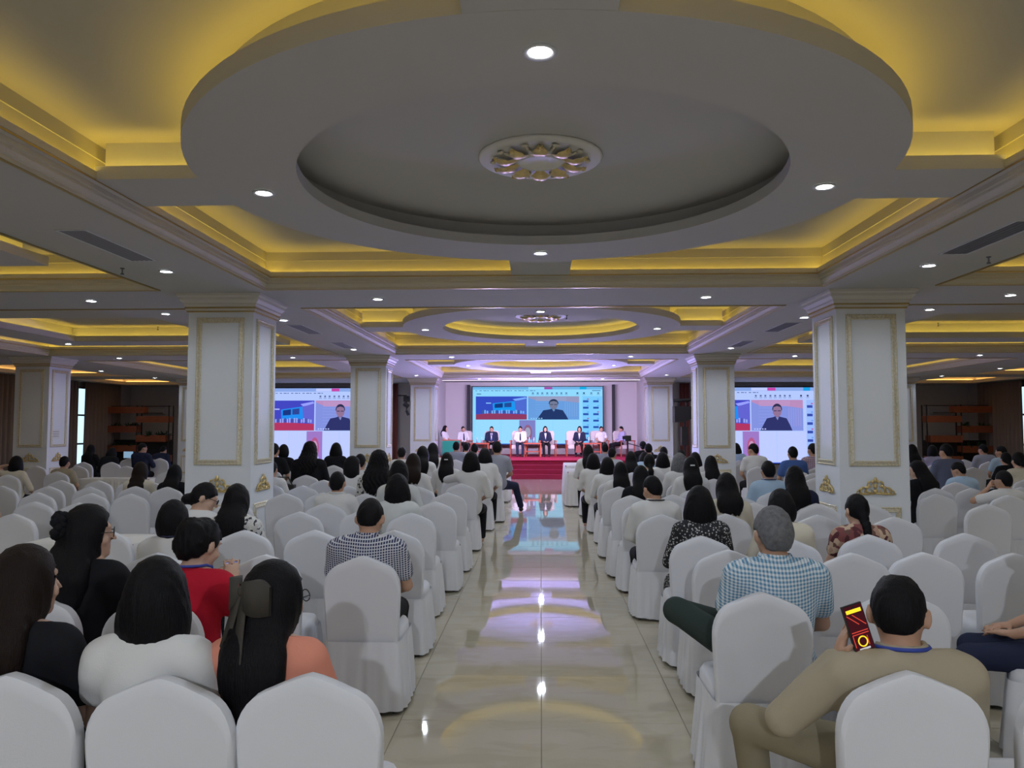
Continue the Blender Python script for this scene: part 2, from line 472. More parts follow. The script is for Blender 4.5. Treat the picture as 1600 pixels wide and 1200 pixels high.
# outer aisles along the windows: lower plain soffit with orange lit long coffers
for s in (-1, 1):
    a, b = sorted((s * 12.0, s * XW))
    segs = [(YA, 10.4), (17.2, 18.6), (23.2, 24.4), (27.8, Y1)]
    m = MB()
    for y0, y1 in segs: m.box(a, b, y0, y1, ZS, 3.86)
    for y0, y1 in ((10.4, 17.2), (18.6, 23.2), (24.4, 27.8)):
        for xa, xb in ((12.0, 12.6), (15.4, 16.0)):
            p, q = sorted((s * xa, s * xb)); m.box(p, q, y0, y1, ZS, 3.86)
        p, q = sorted((s * 12.6, s * 15.4)); m.box(p, q, y0, y1, 3.66, 3.86)
        e = MB().box(p + .02, p + .05, y0 + .1, y1 - .1, 3.36, 3.39).box(q - .05, q - .02, y0 + .1, y1 - .1, 3.36, 3.39).box(p + .1, q - .1, y1 - .05, y1 - .02, 3.36, 3.39)
        e.build('led_strip', M['led_orange'], ceiling)
        c = MB(); xa, xb = p, q
        c.sweep(xa, xb, y0, y1, [(0, ZS - .01), (.14, ZS - .01), (.14, 3.38), (.12, 3.38), (.12, 3.31), (0, 3.31)]).build('cornice', M['cornice'], ceiling)
    m.build('soffit', M['ceiling_paint'], ceiling)
# ceiling in front of the side screens, beside the stage
for s in (-1, 1):
    a, b = sorted((s * 4.3, s * 12.0))
    MB().box(a, b, YB, Y1, ZS, 3.86).build('soffit', M['ceiling_paint'], ceiling)
MB().box(-4.3, 4.3, YB, 33.6, 3.62, 3.86).build('stage_soffit', M['ceiling_paint'], ceiling)
MB().box(-3.3, 3.3, YB + .005, YB + .03, 3.275, 3.30).build('led_strip', M['led_white'], ceiling)

# ------------------------------------------------------------ downlights
trim_me = MB().lathe([(.055, .0), (.075, .0), (.078, -.006), (.074, -.012), (.056, -.008), (.054, .004)], 20, closed=True).mesh('downlight_trim', True)
lens_me = MB().lathe([(0, -.006), (.03, -.007), (.056, -.004), (.056, .002), (0, .003)], 20).mesh('downlight_lens', True)
lamp_d = bpy.data.lights.new('downlight_lamp', 'SPOT')
lamp_d.energy = DOWNLIGHT_W; lamp_d.color = (.79, .88, 1.0); lamp_d.spot_size = math.radians(165); lamp_d.spot_blend = .55; lamp_d.shadow_soft_size = .05
ring_d = lamp_d.copy(); ring_d.energy = RING_W; ring_d.spot_blend = .15; ring_d.spot_size = math.radians(172); ring_d.shadow_soft_size = .06
rear_d = ring_d.copy(); rear_d.energy = REAR_RING_W; rear_d.color = (.82, .90, 1.0)
far_d = ring_d.copy(); far_d.energy = FAR_RING_W
def downlight(x, y, z, label, group):
    big = group == 'ring downlights'
    t = empty('downlight', (x, y, z)); tag(t, label, 'downlight', group)
    link('trim', trim_me, M['vent_white'], t); link('lens', lens_me, M['downlight_glow'], t)
    lo = bpy.data.objects.new('downlight_lamp', (rear_d if y < -4 else far_d if y > 10 else ring_d) if big else lamp_d); COL.objects.link(lo); lo.parent = t; lo.location = (0, 0, -.02)
ORD = ['zeroth', 'first', 'second', 'third', 'fourth', 'fifth', 'sixth', 'seventh', 'eighth', 'ninth', 'tenth', 'eleventh', 'twelfth', 'thirteenth', 'fourteenth', 'fifteenth', 'sixteenth', 'seventeenth', 'eighteenth', 'nineteenth', 'twentieth']
BN = ['behind the camera', 'in the near oval coffer', 'in the second oval coffer', 'in the third oval coffer']
for k, yc in enumerate(BAYS):
    for dx, dy, w in ((0, -2.02, 'near side'), (0, 2.0, 'far side'), (-2.0, 0, 'left side'), (2.0, 0, 'right side')):
        downlight(dx, yc + dy, ZR - .003, 'bright downlight on the %s of the ceiling ring %s' % (w, BN[k]), 'ring downlights')
    for s in (-1, 1):
        for dx in (-2.0, 2.0):
            for dy in (-2.0, 2.0):
                if k == 0 and dy < 0: continue
                downlight(s * 7.6 + dx, yc + dy, ZR - .003, 'downlight at the %s %s corner of the dropped frame, %s side, %s bay' % ('near' if dy < 0 else 'far', 'outer' if s * dx > 0 else 'inner', 'left' if s < 0 else 'right', ORD[k + 1]), 'frame downlights')
for k, yb in enumerate((1.5, 9.3, 17.1, 24.9)):
    for x in (-2.0, 2.0): downlight(x, yb, ZS - .003, 'downlight under the %s half of the central cross beam at pillar row %s' % ('left' if x < 0 else 'right', ('behind', 'one', 'two', 'three')[k]), 'cross beam downlights')
    for s in (-1, 1):
        for dx in (-2.0, 2.0): downlight(s * 7.6 + dx, yb, ZS - .003, '%s downlight under the %s side cross beam, pillar row %s' % ('outer' if s * dx > 0 else 'inner', 'left' if s < 0 else 'right', ('behind', 'one', 'two', 'three')[k]), 'side cross beam downlights')
        for dy in (-1.75, 1.8):
            if 0 < yb + dy < 25: downlight(s * 3.78, yb + dy, ZS - .003, 'downlight under the long %s beam just %s pillar row %s' % ('left' if s < 0 else 'right', 'before' if dy < 0 else 'past', ('behind', 'one', 'two', 'three')[k]), 'long beam downlights')
for s in (-1, 1):
    for y in (18, 21, 24, 26.6):
        downlight(s * 12.3, y, ZS - .003, 'downlight over the %s window aisle, %s from the far wall' % ('left' if s < 0 else 'right', {18: 'fourth', 21: 'third', 24: 'second', 26.6: 'first'}[y]), 'window aisle downlights')
# air vents and sprinklers
def vent(x, y, ln, label):
    t = empty('air_vent', (x, y, ZS)); tag(t, label, 'air vent', 'slot vents in the long beams')
    m = MB().sweep(-.13, .13, -ln / 2, ln / 2, [(0, -.006), (.018, -.006), (.018, .0), (0, .0)]); m.build('frame', M['vent_white'], t)
    MB().box(-.112, .112, -ln / 2 + .018, ln / 2 - .018, -.002, .0).build('duct', M['vent_dark'], t)
    for k in range(5):
        x0 = -.09 + k * .045
        MB().obox((x0, 0, -.004), (.009, 0, .003), (0, ln / 2 - .02, 0), (0, 0, .0008)).build('slat', M['vent_dark'], t)
for s, n in ((-1, 'left'), (1, 'right')):
    vent(s * 3.76, 6.5, 1.15, 'long grey slot air vent in the %s beam, closest to the camera' % n)
    vent(s * 3.80, 12.2, 1.15, 'white framed slot air vent in the %s beam just past the first pillar' % n)
    vent(s * 3.80, 14.6, 1.0, 'white framed slot air vent in the %s beam before the second pillar' % n)
spr = MB().lathe([(0, 0), (.022, 0), (.02, -.008), (.007, -.012), (.007, -.045), (.004, -.05), (0, -.05)], 10).box(-.014, .014, -.004, .004, -.062, -.05).lathe([(0, -.062), (.02, -.062), (.02, -.066), (0, -.066)], 10).mesh('sprinkler', True)
for k, (x, y, z, l) in enumerate(((-4.15, 7.4, ZS, 'left of the near left vent'), (4.15, 7.2, ZS, 'right of the near right vent'), (-7.6, 14.9, 3.70, 'in the left rectangular coffer'), (7.6, 14.9, 3.70, 'in the right rectangular coffer'), (.45, 13.2, 3.63, 'near the second ceiling rose'))):
    tag(link('sprinkler', spr, M['vent_dark'], None, (x, y, z)), 'small dark fire sprinkler ' + l, 'sprinkler', 'fire sprinklers')

# ------------------------------------------------------------ pillars
def curl(m, c, r, a0, turns, th, flip=1, n=14, y=-.012):
    pts = []; rs = []
    for i in range(n):
        t = i / (n - 1); a = a0 + flip * turns * 2 * PI * t; q = r * (1 - .8 * t)
        pts.append((c[0] + q * math.cos(a), y - .012 * t, c[1] + q * math.sin(a))); rs.append(th * (1 - .45 * t))
    m.tube(pts, rs, 6)
orn = MB()
for s in (-1, 1):
    f = s
    curl(orn, (s * .065, .055), .05, PI / 2, .9, .014, -f); curl(orn, (s * .135, .040), .045, PI / 2, .9, .013, -f)
    curl(orn, (s * .055, .115), .038, PI / 2, .9, .012, -f); curl(orn, (s * .185, .022), .03, PI / 2, .8, .010, -f)
    orn.tube([(s * .0, -.012, .02), (s * .1, -.014, .012), (s * .2, -.01, .008), (s * .235, -.005, .014)], [.014, .012, .009, .003], 6)
    orn.ball((s * .10, -.012, .085), (.03, .012, .016), 8, 5); orn.ball((s * .165, -.01, .062), (.025, .01, .012), 8, 5)
orn.ball((0, -.014, .17), (.02, .014, .035), 8, 6); orn.ball((0, -.016, .10), (.024, .016, .03), 8, 6); orn.ball((0, -.016, .045), (.03, .016, .026), 8, 6)
for s in (-1, 1): orn.ball((s * .028, -.012, .15), (.013, .01, .024), 8, 5)
orn_me = orn.mesh('ornament', True)
W = .39
def frame_mesh(w, z0, z1, t=.062):
    prof = [(0, 0), (.0, -.012), (.010, -.020), (.018, -.012), (t - .018, -.018), (t - .010, -.022), (t, -.010), (t, 0)]
    vs = []; fs = []; m = len(prof)
    for sx, sz in ((0, 0), (1, 0), (1, 1), (0, 1)):
        for d, y in prof: vs.append((-w + d if sx == 0 else w - d, y, z0 + d if sz == 0 else z1 - d))
    for k in range(4):
        k2 = (k + 1) % 4
        for i in range(m - 1): fs.append((k * m + i, k2 * m + i, k2 * m + i + 1, k * m + i + 1))
    return MB().add(vs, fs).mesh('panel_frame')
fr_hi = frame_mesh(.285, 1.26, 3.0); fr_lo = frame_mesh(.285, .22, .80)
shaft_me = MB().box(-W, W, -W, W, 0, 3.28).mesh('shaft')
base_me = MB().sweep(-W, W, -W, W, [(0, .0), (-.03, .0), (-.03, .10), (-.02, .115), (-.02, .13), (0, .145)]).mesh('plinth')
cap_me = MB().sweep(-W, W, -W, W, [(0, 3.06), (-.015, 3.06), (-.015, 3.085), (-.03, 3.095), (-.03, 3.13), (-.05, 3.15), (-.05, 3.17), (-.085, 3.205), (-.085, 3.235), (-.11, 3.25), (-.11, 3.285), (0, 3.285)]).mesh('capital')
capg_me = MB().sweep(-W, W, -W, W, [(-.032, 3.108), (-.036, 3.108), (-.036, 3.124), (-.032, 3.124)]).sweep(-W, W, -W, W, [(-.012, 3.066), (-.0185, 3.066), (-.0185, 3.08), (-.012, 3.08)]).mesh('capital_line')
PN = []
def pillar(x, y, label, sides):
    t = empty('pillar', (x, y, 0)); tag(t, label, 'pillar', 'white and gold hall pillars', 'structure')
    link('shaft', shaft_me, M['pillar_paint'], t); link('plinth', base_me, M['pillar_paint'], t)
    link('capital', cap_me, M['pillar_cream'], t); link('gold_line', capg_me, M['gold_line'], t)
    for a in sides:
        f = empty('face', (0, 0, 0), a, 1, t)
        link('panel_frame', fr_hi, M['relief_gold'], f, (0, -W, 0)); link('panel_frame', fr_lo, M['relief_gold'], f, (0, -W, 0))
        link('ornament', orn_me, M['gold'], f, (0, -W, .935))
for r, (y, n) in enumerate(((9.31, 'nearest'), (17.11, 'second'), (24.91, 'third'))):
    for s, sn in ((-1, 'left'), (1, 'right')):
        pillar(s * 3.79, y, 'white square pillar with gold relief frames, %s on the %s of the aisle' % (n, sn), (0, -s * PI / 2 * -1 if False else (PI / 2 if s < 0 else -PI / 2)))
        if r: pillar(s * 11.36, y, 'white pillar of the outer %s row, %s' % (sn, ('', 'nearer one', 'far one')[r]), (0, PI / 2 if s < 0 else -PI / 2))

# ------------------------------------------------------------ walls
def wall(name, m, label, material='wall_white'):
    return tag(m.build(name, M[material]), label, kind='structure')
for s, n in ((-1, 'left'), (1, 'right')):
    a, b = sorted((s * XW, s * (XW + .25)))
    m = MB().box(a, b, Y0, 20.5, 0, 3.86).box(a, b, 27.4, Y1, 0, 3.86).box(a, b, 20.5, 27.4, 0, .35).box(a, b, 20.5, 27.4, 3.12, 3.86)
    wall('wall_' + n, m, '%s side wall of the hall with tall windows' % n, 'wall_grey')
    w = empty('window_%d' % (1 if s < 0 else 2), (s * (XW + .1), 23.95, .35)); tag(w, 'tall window behind the %s curtains' % n, kind='structure')
    fm = MB()
    for yy in (-3.45, -1.75, 0, 1.75, 2.9, 3.4): fm.box(-.04, .04, yy, yy + .06, 0, 2.77)
    for zz in (0, .75, 1.75, 2.71): fm.box(-.04, .04, -3.45, 3.45, zz, zz + .06)
    fm.build('window_frame', M['window_frame'], w)
    for ya, yb in ((-3.39, -1.75), (-1.69, 0), (.06, 1.75), (1.81, 2.9), (2.96, 3.4)):
        for za, zb in ((.06, .75), (.81, 1.75), (1.81, 2.71)): MB().box(-.004, .004, ya, yb, za, zb).build('pane', M['window_glass'], w)
    # back wall corner piece and the side screen wall
    a, b = sorted((s * 12.0, s * (XW + .25)))
    wall('wall_back_' + n, MB().box(a, b, Y1, Y1 + .2, 0, 3.86), 'pale %s back corner wall behind the shelves' % n, 'wall_white')
    a, b = sorted((s * 4.05, s * 12.0))
    wall('wall_screen_' + n, MB().box(a, b, 27.3, 27.5, 0, 3.86).box(*sorted((s * 11.8, s * 12.0)), 27.5, Y1, 0, 3.86), 'pale wall behind the %s side screen' % n, 'wall_white')
    a, b = sorted((s * 4.05, s * 4.25))
    wall('wall_stage_' + n, MB().box(a, b, 25.7, 33.6, 0, 3.86), 'stage %s side wall' % n, 'wall_white')
wall('wall_stage_back', MB().box(-4.25, 4.25, 32.6, 32.8, 0, 3.86), 'white backdrop wall lit violet behind the stage screen')
m = MB()
m.box(-16, 16, Y0 - .2, Y0, 0, 3.86)
wall('wall_rear', m, 'plain rear wall of the hall')

def curtain(x0, y0, x1, y1, z0, z1, material, label, amp=.06, pitch=.22, group=None):
    L = math.hypot(x1 - x0, y1 - y0); n = max(8, int(L / pitch * 8)); ux, uy = (x1 - x0) / L, (y1 - y0) / L
    vs = []; fs = []
    for i in range(n + 1):
        t = L * i / n; o = amp * math.sin(t / pitch * 2 * PI) + .02 * math.sin(t * 3.1)
        for q, zz in enumerate((z0, z0 + .4 * (z1 - z0), z1)):
            k = o * (1.15, 1.0, .75)[q]
            vs.append((x0 + ux * t - uy * k, y0 + uy * t + ux * k, zz))
    for i in range(n):
        for q in range(2): fs.append((i * 3 + q, i * 3 + 3 + q, i * 3 + 4 + q, i * 3 + 1 + q))
    o = MB().add(vs, fs).build('curtain', M[material], None, True)
    md = o.modifiers.new('thickness', 'SOLIDIFY'); md.thickness = .012
    return tag(o, label, 'curtain', group)
for s, n in ((-1, 'left'), (1, 'right')):
    curtain(s * 15.75, 17.5, s * 15.75, 25.55, .03, 3.27, 'curtain_brown', 'brown floor-length curtain on the %s window, side nearer the camera' % n, group='brown curtains')
    curtain(s * 15.75, 26.02 - (.28 if s > 0 else 0), s * 15.75, 28.2, .03, 3.27, 'curtain_brown', 'brown floor-length curtain on the %s window, beyond the daylight gap' % n, group='brown curtains')
    curtain(s * 12.2, 29.2, s * 13.6, 29.2, .03, 3.27, 'curtain_brown', 'brown curtain on the %s back corner wall' % n, group='brown curtains')
    curtain(s * (5.08 if s < 0 else 4.86), 27.1, s * (5.3 if s < 0 else 5.2), 27.1, .03, 3.25, 'curtain_red', 'narrow dark red curtain beside the %s side screen' % n, .03, .12, 'red curtains')
    t = empty('air_conditioner', (s * 15.0, 29.4, 2.2)); tag(t, 'white wall air conditioner above the %s shelves' % n, 'air conditioner')
    MB().prism([(0, 0), (-.2, .03), (-.22, .22), (-.16, .28), (0, .28)], -.45, .45, 'yz').build('casing', M['vent_white'], t)
    MB().box(-.4, .4, -.215, -.19, .03, .075).build('louvre', M['vent_dark'], t)
# ------------------------------------------------------------ seating plan (metres in the hall)
CHAIRS = [
    (-1.66, 2.64, 0, 'white covered banquet chair under the person in black top, nearest the left edge, looking right'),
    (-1.17, 2.63, 0, 'white covered banquet chair under the person in white puff-sleeved blouse in the front row, seen'),
    (-0.72, 2.67, 0, 'white covered banquet chair under the person in salmon long-sleeved top with a dark bow in'),
    (-1.75, 3.71, 0, 'white covered banquet chair under the person in short-sleeved red dress and blue lanyard, looking down'),
    (-2.35, 3.77, 0, 'white covered banquet chair under the person in black puff-sleeved blouse with a scrunchie and glasses'),
    (-2.36, 4.93, 0, 'white covered banquet chair under the person in white top and navy lanyard just behind the'),
    (-2.8, 5.99, 0, 'white covered banquet chair under the person in white top and glasses, head bowed to the'),
    (-2.23, 5.99, 0, 'white covered banquet chair under the person in black and white patterned blouse in front of'),
    (-1.07, 4.87, 0, 'white covered banquet chair under the person in navy and white checked short-sleeved shirt, head bowed'),
    (-2.2, 8.09, 0, 'white covered banquet chair under the person in white shirt and white lanyard, four rows beyond'),
    (-1.17, 7.19, 0, 'white covered banquet chair under the person in pale blouse on the aisle seat beyond the'),
    (1.16, 2.76, 0, 'white covered banquet chair under the person in beige jacket and blue lanyard, holding a phone'),
    (1.03, 3.93, 0, 'white covered banquet chair under the person in pale blue checked shirt with one leg crossed'),
    (1.14, 5.81, 0, 'white covered banquet chair under the person in black dress with white dots on the right'),
    (1.07, 7.17, 0, 'white covered banquet chair under the person in white shirt and black lanyard on the right'),
    (2.36, 5.92, 0, 'white covered banquet chair under the person in brown floral blouse before the right pillar base'),
    (1.65, 7.24, 0, 'white covered banquet chair under the person in cream blouse, second seat right of the aisle'),
    (1.72, 5.71, 0, 'white covered banquet chair under the person in cream top directly beyond the pale blue checked'),
    (2.66, 4.12, 60, 'white covered banquet chair under the person in white polo and navy trousers, cut off by'),
    (-3.75, 10.77, 0, 'white covered banquet chair under the person in white shirt half hidden by the near left'),
    (-2.55, 10.37, 0, 'white covered banquet chair under the person in white blouse, turning to the right, left of'),
    (-2.72, 11.57, 0, 'white covered banquet chair under the person in white shirt beyond the one turning right, before'),
    (-2.05, 9.22, 0, 'white covered banquet chair under the person in black and white floral blouse with long loose'),
    (-1.65, 8.27, 0, 'white covered banquet chair under the person in pale blouse, second seat left of the aisle'),
    (-1.6, 10.27, 0, 'white covered banquet chair under the person in white lace top, second seat left of the'),
    (-2.78, 15.37, 0, 'white covered banquet chair under the person in white shirt, alone before the far left wall'),
    (-2.02, 13.17, 0, 'white covered banquet chair under the person in white blouse, left neighbour of the one with'),
    (-2.0, 14.27, 0, 'white covered banquet chair under the person in white blouse, resting a hand at the cheek'),
    (-1.3, 12.0, 0, 'white covered banquet chair under the person in white blouse with a silver hair clip, left'),
    (-1.1, 10.87, 0, 'white covered banquet chair under the person in white blouse, leaning on an outstretched arm by'),
    (-1.05, 12.97, 0, 'white covered banquet chair under the person in white blouse, bending forward on the left aisle'),
    (-0.98, 14.87, 0, 'white covered banquet chair under the person in grey shirt, stretching a leg into the aisle'),
    (-2.06, 18.77, 0, "white covered banquet chair under the person in grey shirt, straight before the speaker's green table"),
    (-1.92, 19.87, 0, 'white covered banquet chair under the person in white shirt, before the left coffee table of'),
    (-1.5, 17.47, 0, 'white covered banquet chair under the person in grey shirt, before the dark suit on stage'),
    (-4.98, 14.27, 0, 'white covered banquet chair under the person in black tee, between the near left pillar and'),
    (-5.17, 15.37, 0, 'white covered banquet chair under the person in black tee, second from the near left pillar'),
    (-3.82, 12.67, 0, 'white covered banquet chair under the person in wide black jacket, centred before the left screen'),
    (-4.24, 15.87, 0, 'white covered banquet chair under the person in black jacket before the left screen, beside the'),
    (-8.73, 12.57, 0, 'white covered banquet chair under the person in cream blouse, one hand behind the head, far'),
    (-8.48, 13.47, 0, 'white covered banquet chair under the person in beige tee, beside the far left pillar'),
    (-5.32, 10.19, 0, 'white covered banquet chair under the person in cream blouse among the empty chairs left of'),
    (-4.85, 10.1, 0, 'white covered banquet chair under the person in black jacket, half hidden behind the near left'),
    (-6.68, 8.99, 0, 'white covered banquet chair under the person in beige tee, cut off by the left edge'),
    (2.8, 8.22, 0, 'white covered banquet chair under the person in navy jacket with very long smooth hair before'),
    (2.81, 9.67, 0, 'white covered banquet chair under the person in light blue shirt and navy lanyard right of'),
    (5.02, 10.27, 0, 'white covered banquet chair under the person in black dress, head turned left beside the near'),
    (5.85, 11.37, 0, 'white covered banquet chair under the person in pale blue shirt, looking down, right of the'),
    (5.32, 9.26, 0, 'white covered banquet chair under the person in white shirt, propping the head on a raised'),
    (7.33, 12.17, 0, 'white covered banquet chair under the person in cream cardigan near the right edge'),
    (8.38, 14.27, 0, 'white covered banquet chair under the person in black tee just beyond the cream cardigan'),
    (10.12, 18.07, 0, 'white covered banquet chair under the person in grey jacket before the right shelves'),
    (9.65, 16.57, 0, 'white covered banquet chair under the person in bright blue shirt before the right curtain'),
    (8.57, 17.27, 0, 'white covered banquet chair under the person in lilac blouse before the right shelves, nearest the'),
    (7.76, 16.47, 0, 'white covered banquet chair under the person in lilac blouse peeking out past the near right'),
    (1.02, 9.07, 0, 'white covered banquet chair under the person in black cardigan on the right aisle seat'),
    (1.02, 10.37, 0, 'white covered banquet chair under the person in white blouse on the right aisle, just beyond'),
    (1.05, 11.57, 0, 'white covered banquet chair under the person in white blouse on the right aisle, second beyond'),
    (1.02, 12.77, 0, 'white covered banquet chair under the person in white blouse on the right aisle, third beyond'),
    (1.0, 15.07, 0, 'white covered banquet chair under the person in white blouse on the right aisle, fourth beyond'),
    (1.53, 18.57, 0, 'white covered banquet chair under the person in grey shirt below the right coffee table of'),
    (1.46, 15.97, 0, 'white covered banquet chair under the person in pale grey shirt just left of the tripod'),
    (1.57, 13.57, 0, 'white covered banquet chair under the person in black jacket right in front of the tripod'),
    (2.57, 19.47, 0, 'white covered banquet chair under the person in black jacket nearest the far right pillar'),
    (2.43, 17.57, 0, 'white covered banquet chair under the person in black jacket just beyond the bent light blue'),
    (2.11, 15.57, 0, 'white covered banquet chair under the person in light blue shirt, leaning far forward right of'),
    (1.7, 11.87, 0, 'white covered banquet chair under the person in white blouse and hoop earring, pinned ponytail, right'),
    (2.04, 13.07, 0, 'white covered banquet chair under the person in white blouse with a blunt bob before the'),
    (2.63, 16.67, 0, 'white covered banquet chair under the person in white shirt, tiny, at the foot of the'),
    (2.0, 11.27, 0, 'white covered banquet chair under the person in white blouse, grey hair, right of the aisle'),
    (2.6, 14.47, 0, 'white covered banquet chair under the person in white shirt just beyond the grey hair'),
    (1.96, 10.12, 0, 'white covered banquet chair under the person in white blouse with half-tied hair right of the'),
    (2.72, 13.77, 0, 'white covered banquet chair under the person in white blouse just beyond the half-tied hair'),
    (2.6, 11.97, 0, 'white covered banquet chair under the person in white blouse, hair tilting right before the second'),
    (4.69, 18.67, 0, 'white covered banquet chair under the person in light blue shirt beside the second right pillar'),
    (4.29, 15.67, 0, 'white covered banquet chair under the person in white shirt, leaning, centred before the right screen'),
    (4.65, 14.47, 0, 'white covered banquet chair under the person in blue polo before the right screen'),
    (5.37, 15.47, 0, 'white covered banquet chair under the person in pink checked shirt at the near right pillar'),
    (-1.67, 4.89, 0, 'empty white covered chair left of the aisle, third row away, first empty one outwards'),
    (-1.1, 6.02, 0, 'empty white covered chair left of the aisle, fourth row away, first empty one outwards'),
    (-1.7, 6.01, 0, 'empty white covered chair left of the aisle, fourth row away, second empty one outwards'),
    (-3.3, 5.99, 0, 'empty white covered chair left of the aisle, fourth row away, third empty one outwards'),
    (-1.66, 7.44, 0, 'empty white covered chair left of the aisle, fifth row away, first empty one outwards'),
    (-2.21, 7.25, 0, 'empty white covered chair left of the aisle, fifth row away, second empty one outwards'),
    (-2.75, 7.22, 0, 'empty white covered chair left of the aisle, fifth row away, third empty one outwards'),
    (-1.1, 9.36, 0, 'empty white covered chair left of the aisle, seventh row away, first empty one outwards'),
    (-2.58, 9.31, 0, 'empty white covered chair left of the aisle, seventh row away, second empty one outwards'),
    (-3.0, 9.2, 0, 'empty white covered chair left of the aisle, seventh row away, third empty one outwards'),
    (-3.16, 10.38, 0, 'empty white covered chair left of the aisle, eighth row away, first empty one outwards'),
    (-3.2, 11.5, 0, 'empty white covered chair left of the aisle, ninth row away, first empty one outwards'),
    (-1.1, 8.26, 0, 'empty white covered chair left of the aisle, sixth row away, first empty one outwards'),
    (-3.2, 8.17, 0, 'empty white covered chair left of the aisle, sixth row away, second empty one outwards'),
    (-0.92, 14.11, 0, 'empty white covered chair left of the aisle, twelfth row away, first empty one outwards'),
    (-4.72, 7.0, 0, 'empty white covered chair in the left side block, fifth row away, first empty one outwards'),
    (-5.3, 6.97, 0, 'empty white covered chair in the left side block, fifth row away, second empty one outwards'),
    (-4.73, 7.99, 0, 'empty white covered chair in the left side block, sixth row away, first empty one outwards'),
    (-5.27, 8.11, 0, 'empty white covered chair in the left side block, sixth row away, second empty one outwards'),
    (-5.9, 8.07, 0, 'empty white covered chair in the left side block, sixth row away, third empty one outwards'),
    (-6.5, 8.07, 0, 'empty white covered chair in the left side block, sixth row away, fourth empty one outwards'),
    (-4.76, 9.05, 0, 'empty white covered chair in the left side block, seventh row away, first empty one outwards'),
    (-5.27, 9.12, 0, 'empty white covered chair in the left side block, seventh row away, second empty one outwards'),
    (-5.95, 9.18, 0, 'empty white covered chair in the left side block, seventh row away, third empty one outwards'),
    (-5.36, 10.77, 0, 'empty white covered chair in the left side block, eighth row away, first empty one outwards'),
    (-5.85, 10.06, 0, 'empty white covered chair in the left side block, eighth row away, second empty one outwards'),
    (-6.46, 10.15, 0, 'empty white covered chair in the left side block, eighth row away, third empty one outwards'),
    (-7.1, 10.17, 0, 'empty white covered chair in the left side block, eighth row away, fourth empty one outwards'),
    (-4.8, 11.17, 0, 'empty white covered chair in the left side block, ninth row away, first empty one outwards'),
    (-5.9, 11.17, 0, 'empty white covered chair in the left side block, ninth row away, second empty one outwards'),
    (-6.43, 11.24, 0, 'empty white covered chair in the left side block, ninth row away, third empty one outwards'),
    (-7.0, 11.27, 0, 'empty white covered chair in the left side block, ninth row away, fourth empty one outwards'),
    (-9.58, 17.11, 0, 'empty white covered chair in the left side block, fourteenth row away, first empty one outwards'),
    (-10.21, 17.09, 0, 'empty white covered chair in the left side block, fourteenth row away, second empty one outwards'),
    (-8.32, 15.44, 0, 'empty white covered chair in the left side block, thirteenth row away, first empty one outwards'),
    (-9.3, 15.41, 0, 'empty white covered chair in the left side block, thirteenth row away, second empty one outwards'),
    (-10.13, 15.38, 0, 'empty white covered chair in the left side block, thirteenth row away, third empty one outwards'),
    (-9.56, 19.25, 0, 'empty white covered chair in the left side block, sixteenth row away, first empty one outwards'),
    (-10.33, 19.22, 0, 'empty white covered chair in the left side block, sixteenth row away, second empty one outwards'),
    (-6.6, 13.69, 0, 'empty white covered chair in the left side block, eleventh row away, first empty one outwards'),
    (-4.66, 17.29, 0, 'empty white covered chair in the left side block, fifteenth row away, first empty one outwards'),
    (1.18, 5.19, 0, 'empty white covered chair right of the aisle, third row away, first empty one outwards'),
    (1.91, 5.09, 0, 'empty white covered chair right of the aisle, third row away, second empty one outwards'),
    (2.36, 5.13, 0, 'empty white covered chair right of the aisle, third row away, third empty one outwards'),
    (2.9, 5.12, 0, 'empty white covered chair right of the aisle, third row away, fourth empty one outwards'),
    (1.68, 3.98, 0, 'empty white covered chair right of the aisle, second row away, first empty one outwards'),
    (3.09, 6.02, 0, 'empty white covered chair right of the aisle, fourth row away, first empty one outwards'),
    (2.44, 7.17, 0, 'empty white covered chair right of the aisle, fifth row away, first empty one outwards'),
    (3.05, 7.05, 0, 'empty white covered chair right of the aisle, fifth row away, second empty one outwards'),
    (4.49, 8.21, 0, 'empty white covered chair in the right side block, sixth row away, first empty one outwards'),
    (4.59, 9.4, 0, 'empty white covered chair in the right side block, seventh row away, first empty one outwards'),
    (5.9, 9.47, 0, 'empty white covered chair in the right side block, seventh row away, second empty one outwards'),
    (5.47, 10.28, 0, 'empty white covered chair in the right side block, eighth row away, first empty one outwards'),
    (6.2, 10.47, 0, 'empty white covered chair in the right side block, eighth row away, second empty one outwards'),
    (8.4, 15.57, 0, 'empty white covered chair in the right side block, thirteenth row away, first empty one outwards'),
    (10.19, 19.22, 0, 'empty white covered chair in the right side block, sixteenth row away, first empty one outwards'),
    (1.06, 8.28, 0, 'empty white covered chair right of the aisle, sixth row away, first empty one outwards'),
    (2.18, 8.25, 0, 'empty white covered chair right of the aisle, sixth row away, second empty one outwards'),
    (3.3, 8.17, 0, 'empty white covered chair right of the aisle, sixth row away, third empty one outwards'),
    (1.52, 9.2, 0, 'empty white covered chair right of the aisle, seventh row away, first empty one outwards'),
    (2.23, 8.98, 0, 'empty white covered chair right of the aisle, seventh row away, second empty one outwards'),
    (2.78, 9.0, 0, 'empty white covered chair right of the aisle, seventh row away, third empty one outwards'),
    (5.5, 17.06, 0, 'empty white covered chair in the right side block, fourteenth row away, first empty one outwards'),
    (4.64, 13.54, 0, 'empty white covered chair in the right side block, eleventh row away, first empty one outwards'),
    (4.19, 12.2, 0, 'empty white covered chair right of the aisle, tenth row away, first empty one outwards'),
    (4.53, 17.64, 0, 'empty white covered chair in the right side block, fifteenth row away, first empty one outwards'),
    (-2.3, 2.67, 0, 'empty white covered chair left of the aisle, first row away, first empty one outwards'),
    (1.72, 2.77, 0, 'empty white covered chair right of the aisle, first row away, first empty one outwards'),
